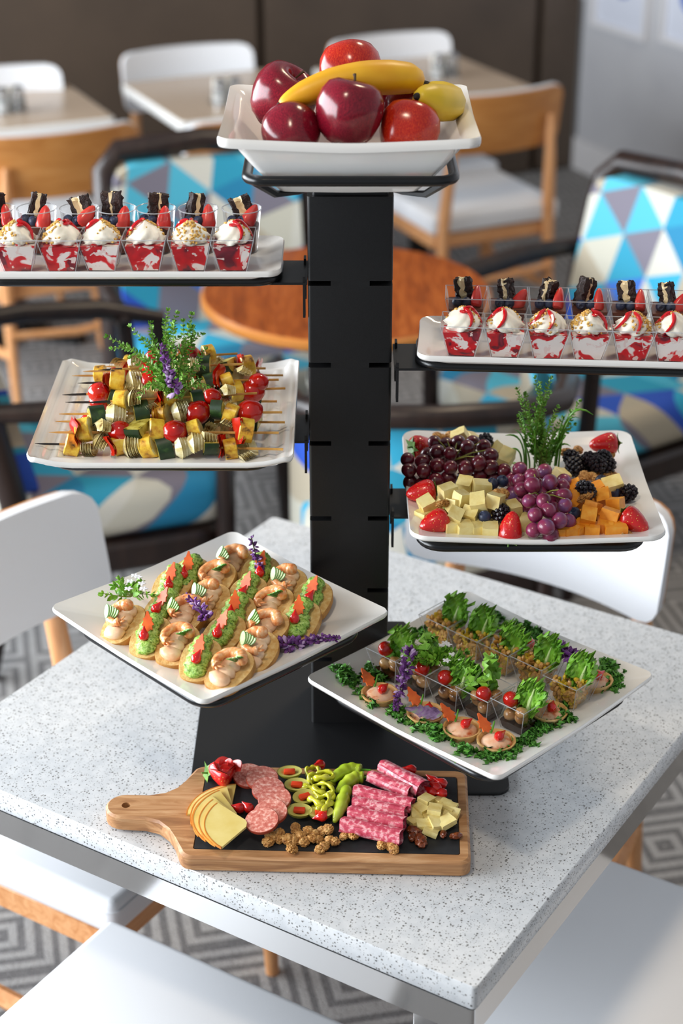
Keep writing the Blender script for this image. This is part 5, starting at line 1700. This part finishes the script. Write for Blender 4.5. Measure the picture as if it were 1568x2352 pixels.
# top and bottom with the handle hole and the slate recess, triangulated by bmesh
def cap_with_holes(z, holes, flip):
    bm = bmesh.new()
    loops = [o0] + holes
    es = []
    for lp in loops:
        vs2 = [bm.verts.new((p[0], p[1], z)) for p in lp]
        for i in range(len(vs2)):
            es.append(bm.edges.new((vs2[i], vs2[(i + 1) % len(vs2)])))
    bmesh.ops.triangle_fill(bm, use_beauty=True, use_dissolve=False, edges=es)
    bm.verts.index_update()
    vv_ = [q.co.copy() for q in bm.verts]
    ff_ = [[q.index for q in fc.verts] for fc in bm.faces]
    bm.free()
    return vv_, ff_
hole = [(-0.250 + 0.0055 * math.cos(2 * PI * i / 16), 0.005 + 0.0055 * math.sin(2 * PI * i / 16)) for i in range(16)]
rec = rrect(SX1 - SX0, SY1 - SY0, 0.003, 3, ((SX0 + SX1) / 2, (SY0 + SY1) / 2))
bdm.add(*cap_with_holes(BTH, [hole, rec], False))
bdm.add(*cap_with_holes(0, [hole], True))
for lp, za, zb in ((hole, 0, BTH), (rec, BTH - 0.004, BTH)):
    k = len(lp)
    bdm.add([(p[0], p[1], z) for z in (za, zb) for p in lp], [[i, (i + 1) % k, k + (i + 1) % k, k + i] for i in range(k)])
bdm.add([(p[0], p[1], BTH - 0.004) for p in rec], [list(range(len(rec)))])
bdm.build('board', FM['acacia'], bo, ang=0.6)
MB().prism(rrect(SX1 - SX0 - 0.002, SY1 - SY0 - 0.002, 0.003, 3, ((SX0 + SX1) / 2, (SY0 + SY1) / 2)), BTH - 0.004, BTH - 0.0002).build('slate', FM['slate'], bo)
BM = T(BO, (BT, 0, BR_))
BN = (BM.to_3x3() @ Vector((0, 0, 1))).normalized()
BS = 1.742
def on_board(x, y, h=0.0):
    """pixel of the board crop -> world point on the slate plane raised by h"""
    d = ray(220 + x / BS, 1700 + y / BS)
    p0 = BM @ Vector((0, 0, BTH + h))
    return CAM + d * ((p0 - CAM).dot(BN) / d.dot(BN))
RB = lambda rz: (BT, 0, BR_ + rz)
rb = random.Random(33)
# gouda slices
FM['gouda'] = noisy('smoked_gouda', [(0.3, '#d8bc62'), (0.7, '#e6d288')], 25, 0.35)
FM['rind'] = noisy('gouda_rind', [(0.3, '#b86a1c'), (0.7, '#d48a34')], 40, 0.4)
def gouda_mb():
    """half-moon wedge: straight chord along y, rind bulging to -x, blunt tip at +x; unit chord"""
    mb = MB()
    n, th = 18, 0.0034
    def arc(k): return [(-0.21 * k * math.cos(PI * (i / n - 0.5)) ** 0.8 if 0 < i < n else 0.0, -0.5 * k + k * i / n) for i in range(n + 1)]
    S = 0.094
    ou = [(x * S, y * S) for x, y in arc(1.0)]
    inn = [(x * S + 0.0016, y * S * 0.985) for x, y in arc(1.0)]
    tip = [(0.036, 0.006), (0.0375, 0.0), (0.036, -0.008)]
    mb.prism(inn[::-1] + tip[::-1] if False else (inn + tip)[::-1], 0, th, 0)
    for i in range(n):
        mb.prism([ou[i], ou[i + 1], inn[i + 1], inn[i]], 0, th + 0.0002, 1)
    return mb
gd = Proto(tag(gouda_mb().build('gouda_slice', [FM['gouda'], FM['rind']], ang=0.5), 'x', 'cheese', 'smoked gouda slices'))
for i, (a, b) in enumerate((((484, 258), (500, 437)), ((466, 245), (476, 428)), ((456, 226), (438, 408)), ((492, 208), (408, 388)), ((522, 192), (382, 345)), ((560, 183), (362, 300)))):
    h_ = 0.0006 + 0.0035 * (5 - i)
    A, B = on_board(*a, h_), on_board(*b, h_)
    d = B - A
    # local +y runs from b to a
    rz = math.atan2(-d.y, -d.x) - PI / 2
    gd.put((A + B) / 2, (BT, 0, rz), min(1.0, d.length / 0.094), 'fanned smoked gouda slice with brown rind, uppermost of the fan' if i == 0 else 'smoked gouda slice with brown rind, %s below the top of the fan' % NTH[i - 1])
# summer sausage slices
FM['sausage'] = noisy('summer_sausage', [(0.3, '#b85c50'), (0.5, '#cf7c6c'), (0.68, '#e8b4a4')], 230, 0.4, detail=2)
FM['casing'] = plain('sausage_casing', '#9c3c28', 0.4)
def sausage_mb():
    mb = MB()
    r = 0.0212
    mb.lathe([(0, 0), (r, 0), (r, 0.0036), (r - 0.0006, 0.004)], 32, 1)
    mb.lathe([(r - 0.0006, 0.004), (0, 0.0041)], 32, 0)
    return mb
sg = Proto(tag(sausage_mb().build('sausage_slice', [FM['sausage'], FM['casing']], ang=0.5), 'x', 'sausage', 'pink sausage slices'))
SS = [(612, 148), (665, 158), (690, 202), (715, 240), (700, 292), (665, 327)]
for i, (x, y) in enumerate(SS):
    h_ = 0.003 + 0.0034 * min(i, 3) + 0.001 * i
    sg.put(on_board(x, y, h_), Euler((BT + R(9), R(5 - 2 * i), BR_)).to_matrix().to_euler(), 0.97, 'round pink sausage slice lying uppermost beside the gouda' if i == 5 else 'round pink sausage slice in the overlapping row, %s from the strawberry rose' % NTH[i])
# strawberry rose
srz = on_board(500, 125, 0.014)
sr = thing('strawberry_rose', 'strawberry cut into a rose at the board corner by the sausage', 'strawberry', srz, RB(0))
strawberry_mb(0.017, 0.034, 24).build('berry', FM['strawberry'], sr, rot=(R(105), 0, R(70)), ang=3)
for k in range(9):
    a = k * 2.4
    r_ = 0.004 + 0.0016 * k
    def pet(u, v, a=a, r_=r_):
        aa = a + (u - 0.5) * 1.5
        rr = r_ * (0.8 + 0.5 * v * v)
        return (0.006 + rr * math.cos(aa), -0.001 + rr * math.sin(aa) * 0.8 - 0.004, 0.004 + 0.011 * v * math.sin(PI * (0.15 + 0.7 * u)) + 0.001 * (9 - k) * 0.6)
    pm_ = MB().grid(pet, 8, 5)
    pm_.grid(lambda u, v, q=pet: (q(1 - u, v)[0] * 0.96, q(1 - u, v)[1] * 0.96, q(1 - u, v)[2] + 0.0004), 8, 5)
    pm_.build('petal', FM['strawberry_cut'], sr, ang=1.5)
calyx_mb(0.014, 0.0).build('leaf_cap', FM['leaf'], sr, loc=(-0.017, 0.004, -0.006), rot=(R(20), R(-75), 0), ang=0.3)
# stuffed olives
FM['olive'] = noisy('green_olive', [(0.3, '#8a8a2c'), (0.6, '#b0ac48'), (0.8, '#c9c470')], 40, 0.25, coat=0.2)
FM['olive_in'] = plain('olive_flesh', '#c6c064', 0.4)
FM['pimento'] = plain('pimento', '#d8401c', 0.25)
def make_olive():
    t = thing('stuffed_olive', 'halved green olive with orange pimento in the column beside the pepper rings', 'olive', group='halved stuffed olives')
    # half ellipsoid shell, cut face up
    def outer(u, v):
        a, b = 2 * PI * u, -PI / 2 * (1 - v)
        return (0.0158 * math.cos(b) * math.cos(a), 0.0118 * math.cos(b) * math.sin(a), 0.0105 + 0.0105 * math.sin(b))
    MB().grid(outer, 24, 7, cu=True).build('olive_skin', FM['olive'], t, ang=1.5)
    def face(u, v):
        a = 2 * PI * u
        k = 0.45 + 0.55 * v
        return (0.0158 * k * math.cos(a), 0.0118 * k * math.sin(a), 0.0105 - 0.003 * (1 - v) + 0.0003 * math.sin(4 * v))
    MB().grid(face, 24, 4, cu=True).build('cut_face', FM['olive_in'], t, ang=1.5)
    MB().box((0.0145, 0.008, 0.0055), (0, 0, 0.0095), bev=0.0015, seg=2).build('pimento', FM['pimento'], t)
    return t
ol = Proto(make_olive())
for (x, y, rz, tl) in ((775, 150, 0.1, 0), (805, 200, -0.05, 0.1), (833, 247, 0.5, 0.15), (815, 303, -0.1, 0.1), (900, 312, 0.2, 0)):
    ol.put(on_board(x, y, 0.001), (BT + tl, 0, BR_ + rz), 1.0, 'halved green olive with orange pimento, nearest the walnuts under a red pepper drop' if x == 900 else None)
# banana pepper rings
FM['ring'] = noisy('yellow_pepper_ring', [(0.3, '#b0b01c'), (0.6, '#ccc934'), (0.8, '#dede70')], 40, 0.2, coat=0.3)
def ring_mb(seed):
    rnd = random.Random(seed)
    pts = []
    n = 28
    ph = rnd.uniform(0, 6)
    for i in range(n):
        a = 2 * PI * i / n
        r = 0.0115 * (1 + 0.12 * math.cos(3 * a + ph) + 0.08 * math.cos(2 * a))
        pts.append((r * math.cos(a) * 1.15, r * math.sin(a) * 0.85, 0.0035 * math.sin(2 * a + ph)))
    return MB().tube(pts, [0.0024 + 0.0008 * math.sin(5 * i) for i in range(n)], 8, closed=True, flat=1.5)
rgp = [Proto(tag(ring_mb(i).build('pepper_ring', FM['ring'], ang=1.5), 'yellow green banana pepper ring in the heap beside the olives', 'pepper ring', 'banana pepper rings')) for i in range(3)]
for i, (x, y, h_) in enumerate(((870, 130, 0.006), (885, 165, 0.010), (868, 185, 0.006), (905, 195, 0.012), (915, 225, 0.008), (895, 240, 0.014), (915, 265, 0.010), (890, 275, 0.006), (930, 160, 0.006), (905, 145, 0.014))):
    rgp[i % 3].put(on_board(x, y, h_), (BT + rb.uniform(-0.5, 0.5), rb.uniform(-0.5, 0.5), rb.uniform(0, 6)), rb.uniform(0.85, 1.05))
# pepperoncini
FM['pepperoncini'] = noisy('pepperoncini_skin', [(0.3, '#8aa81c'), (0.6, '#b4c638'), (0.8, '#ccd660')], 30, 0.2, coat=0.3)
for k, (pp_, lb) in enumerate((([(945, 165), (975, 135), (1020, 115), (1060, 120)], 'plump green pepperoncini uppermost beside the salami rolls'),
                           ([(965, 205), (1000, 175), (1040, 150), (1072, 150)], 'curved green pepperoncini pointing at the salami rolls'),
                           ([(955, 325), (975, 280), (990, 235), (1005, 195)], 'long green pepperoncini lying between pepper rings and salami'))):
    P = [on_board(x, y, 0.009) for x, y in pp_]
    c = P[0].copy()
    t = thing('pepperoncini', lb, 'pepper', c)
    Q = []
    for i in range(3):
        for q in range(5):
            u = q / 5
            a_, b_, c_, d_ = P[max(i - 1, 0)], P[i], P[i + 1], P[min(i + 2, 3)]
            Q.append(0.5 * ((2 * b_) + (c_ - a_) * u + (2 * a_ - 5 * b_ + 4 * c_ - d_) * u * u + (3 * b_ - 3 * c_ + d_ - a_) * u ** 3) - c)
    Q.append(P[3] - c)
    m_ = len(Q) - 1
    rad = [0.0012 + 0.0088 * math.sin(min(1, (i / m_) * 1.25 + 0.08) * PI * 0.62) * (1 - 0.25 * (i / m_)) * (1 + 0.10 * math.sin(i * 1.9 + k)) for i in range(m_ + 1)]
    MB().tube(Q, rad, 14).build('flesh', FM['pepperoncini'], t, ang=1.5)
    e = (Q[-1] - Q[-2]).normalized()
    MB().tube([Q[-1] - e * 0.001, Q[-1] + e * 0.006 + Vector((0, 0, 0.002)), Q[-1] + e * 0.013 + Vector((0, 0, 0.003))], [0.0022, 0.0014, 0.0012], 7).build('stem', FM['chive'], t)
# salami rolls
FM['salami'] = noisy('rolled_salami', [(0.3, '#ae2e44'), (0.5, '#cc5468'), (0.62, '#eab0b4'), (0.72, '#d26474')], 170, 0.35, detail=3)
def roll_mb(L, r0, r1):
    mb = MB()
    def sp(u, v, off=0.0):
        a = u * 2 * PI * 1.8
        rr = (r0 + (r1 - r0) * v) * (1 - 0.24 * u) + off + 0.0003 * math.sin(a * 7 + v * 9)
        x = -L / 2 + L * v + 0.0012 * math.sin(a * 3)
        return (x, rr * math.cos(a + 2.4), rr * math.sin(a + 2.4) * 0.82)
    mb.grid(lambda u, v: sp(u, v), 44, 10)
    mb.grid(lambda u, v: sp(1 - u, v, -0.0010), 44, 10)
    return mb
for i, (a, b, r0, r1, h_) in enumerate((((1145, 100), (1310, 195), 0.0105, 0.0150, 0.013), ((1095, 142), (1262, 210), 0.0095, 0.0125, 0.011), ((1036, 203), (1268, 262), 0.0115, 0.012, 0.012),
                                     ((1030, 250), (1240, 292), 0.011, 0.0115, 0.011), ((1012, 288), (1235, 335), 0.011, 0.0115, 0.012), ((983, 335), (1222, 388), 0.012, 0.0125, 0.011))):
    A, B = on_board(*a, h_), on_board(*b, h_)
    d = B - A
    lb = ['rolled salami cone uppermost at the back near the pepper drops', 'rolled salami tucked beside the topmost salami cone', 'rolled salami third from the board back edge beside the cheese chunks',
          'rolled salami fourth from the board back edge beside the cheese chunks', 'rolled salami second from the walnuts', 'rolled salami lowest in the row beside the walnuts'][i]
    tag(roll_mb(d.length, r0, r1).build('salami_roll', FM['salami'], loc=(A + B) / 2, rot=(0, -math.asin(d.z / d.length), math.atan2(d.y, d.x)), ang=1.0), lb, 'salami', 'salami rolls')
# pepper drops
dp = Proto(tag(drop_mb(0.0068).build('pepper_drop', FM['drop']), 'x', 'pepper', 'red pepper drops on the board'))
for (x, y, h_, lb) in ((575, 272, 0.006, None), (612, 272, 0.007, None), (897, 98, 0.007, 'red pepper drop at the back edge behind the pepper rings'), (905, 305, 0.014, 'red pepper drop sitting on the lowest olive'),
                       (1350, 163, 0.006, 0), (1385, 172, 0.010, 0), (1362, 188, 0.010, 0), (1345, 207, 0.006, 0), (1385, 212, 0.006, 0), (1262, 118, 0.006, 0)):
    l2 = lb if lb else ('red pepper drop on slate between gouda and sausage' if lb is None else 'red pepper drop in the cluster beside the salami rolls')
    dp.put(on_board(x, y, h_), (R(rb.uniform(60, 110)), 0, rb.uniform(-2.5, -0.5)), 1.0, l2)
# cheese chips
cp = Proto(tag(rough_box((0.021, 0.018, 0.0068), 2, 0.0008, 3).build('cheese_chunk', FM['cheese'], ang=0.9), 'flat pale cheese chunk heaped beside the salami rolls', 'cheese', 'flat cheese chunks on the board'))
for i, (x, y, h_) in enumerate(((1322, 236, 0.010), (1300, 272, 0.007), (1285, 292, 0.004), (1275, 323, 0.004), (1312, 337, 0.007), (1355, 277, 0.013), (1405, 265, 0.008), (1420, 300, 0.006), (1400, 327, 0.009), (1365, 330, 0.008),
                               (1342, 360, 0.004), (1380, 245, 0.005), (1340, 310, 0.004), (1385, 300, 0.004))):
    cp.put(on_board(x, y, h_), (BT + rb.uniform(-0.25, 0.25), rb.uniform(-0.25, 0.25), rb.uniform(0, 3)), rb.uniform(0.85, 1.05))
# nuts
for i, (x, y) in enumerate(((695, 395), (735, 383), (782, 398), (800, 358), (785, 435), (825, 395), (862, 372), (915, 362), (905, 430), (945, 402), (1000, 378), (1030, 378), (1145, 418), (1185, 430), (880, 395))):
    o = wal[i % 3].put(on_board(x, y, 0.005), (rb.uniform(-0.4, 0.4), rb.uniform(-0.4, 0.4), rb.uniform(0, 6)), rb.uniform(0.66, 0.84))
    o['label'] = 'walnut half in the row along the board front' if i not in (12, 13) else 'walnut half below the lowest salami roll, apart from the row'
    o['group'] = 'walnuts on the cutting board'
pc = Proto(tag(MB().blob((0.0105, 0.0065, 0.005), sub=3, amp=0.3, fs=2.2, seed=4, ridge=True).build('candied_pecan', FM['pecan'], ang=1.0), 'x', 'pecan', 'candied pecans'))
for (x, y, s, lb) in ((1275, 365, 1.05, 'dark candied pecan below the cheese chunks'), (1300, 402, 1.15, 'largest glossy candied pecan below the cheese chunks'), (1268, 385, 0.8, 'dark candied pecan below the cheese chunks'),
                      (1390, 376, 0.65, 'small candied pecan alone in front of the cheese chunks'), (1440, 382, 0.75, 'candied pecan on the board rim')):
    pc.put(on_board(x, y, 0.0045), (0, 0, rb.uniform(0, 6)), s, lb)
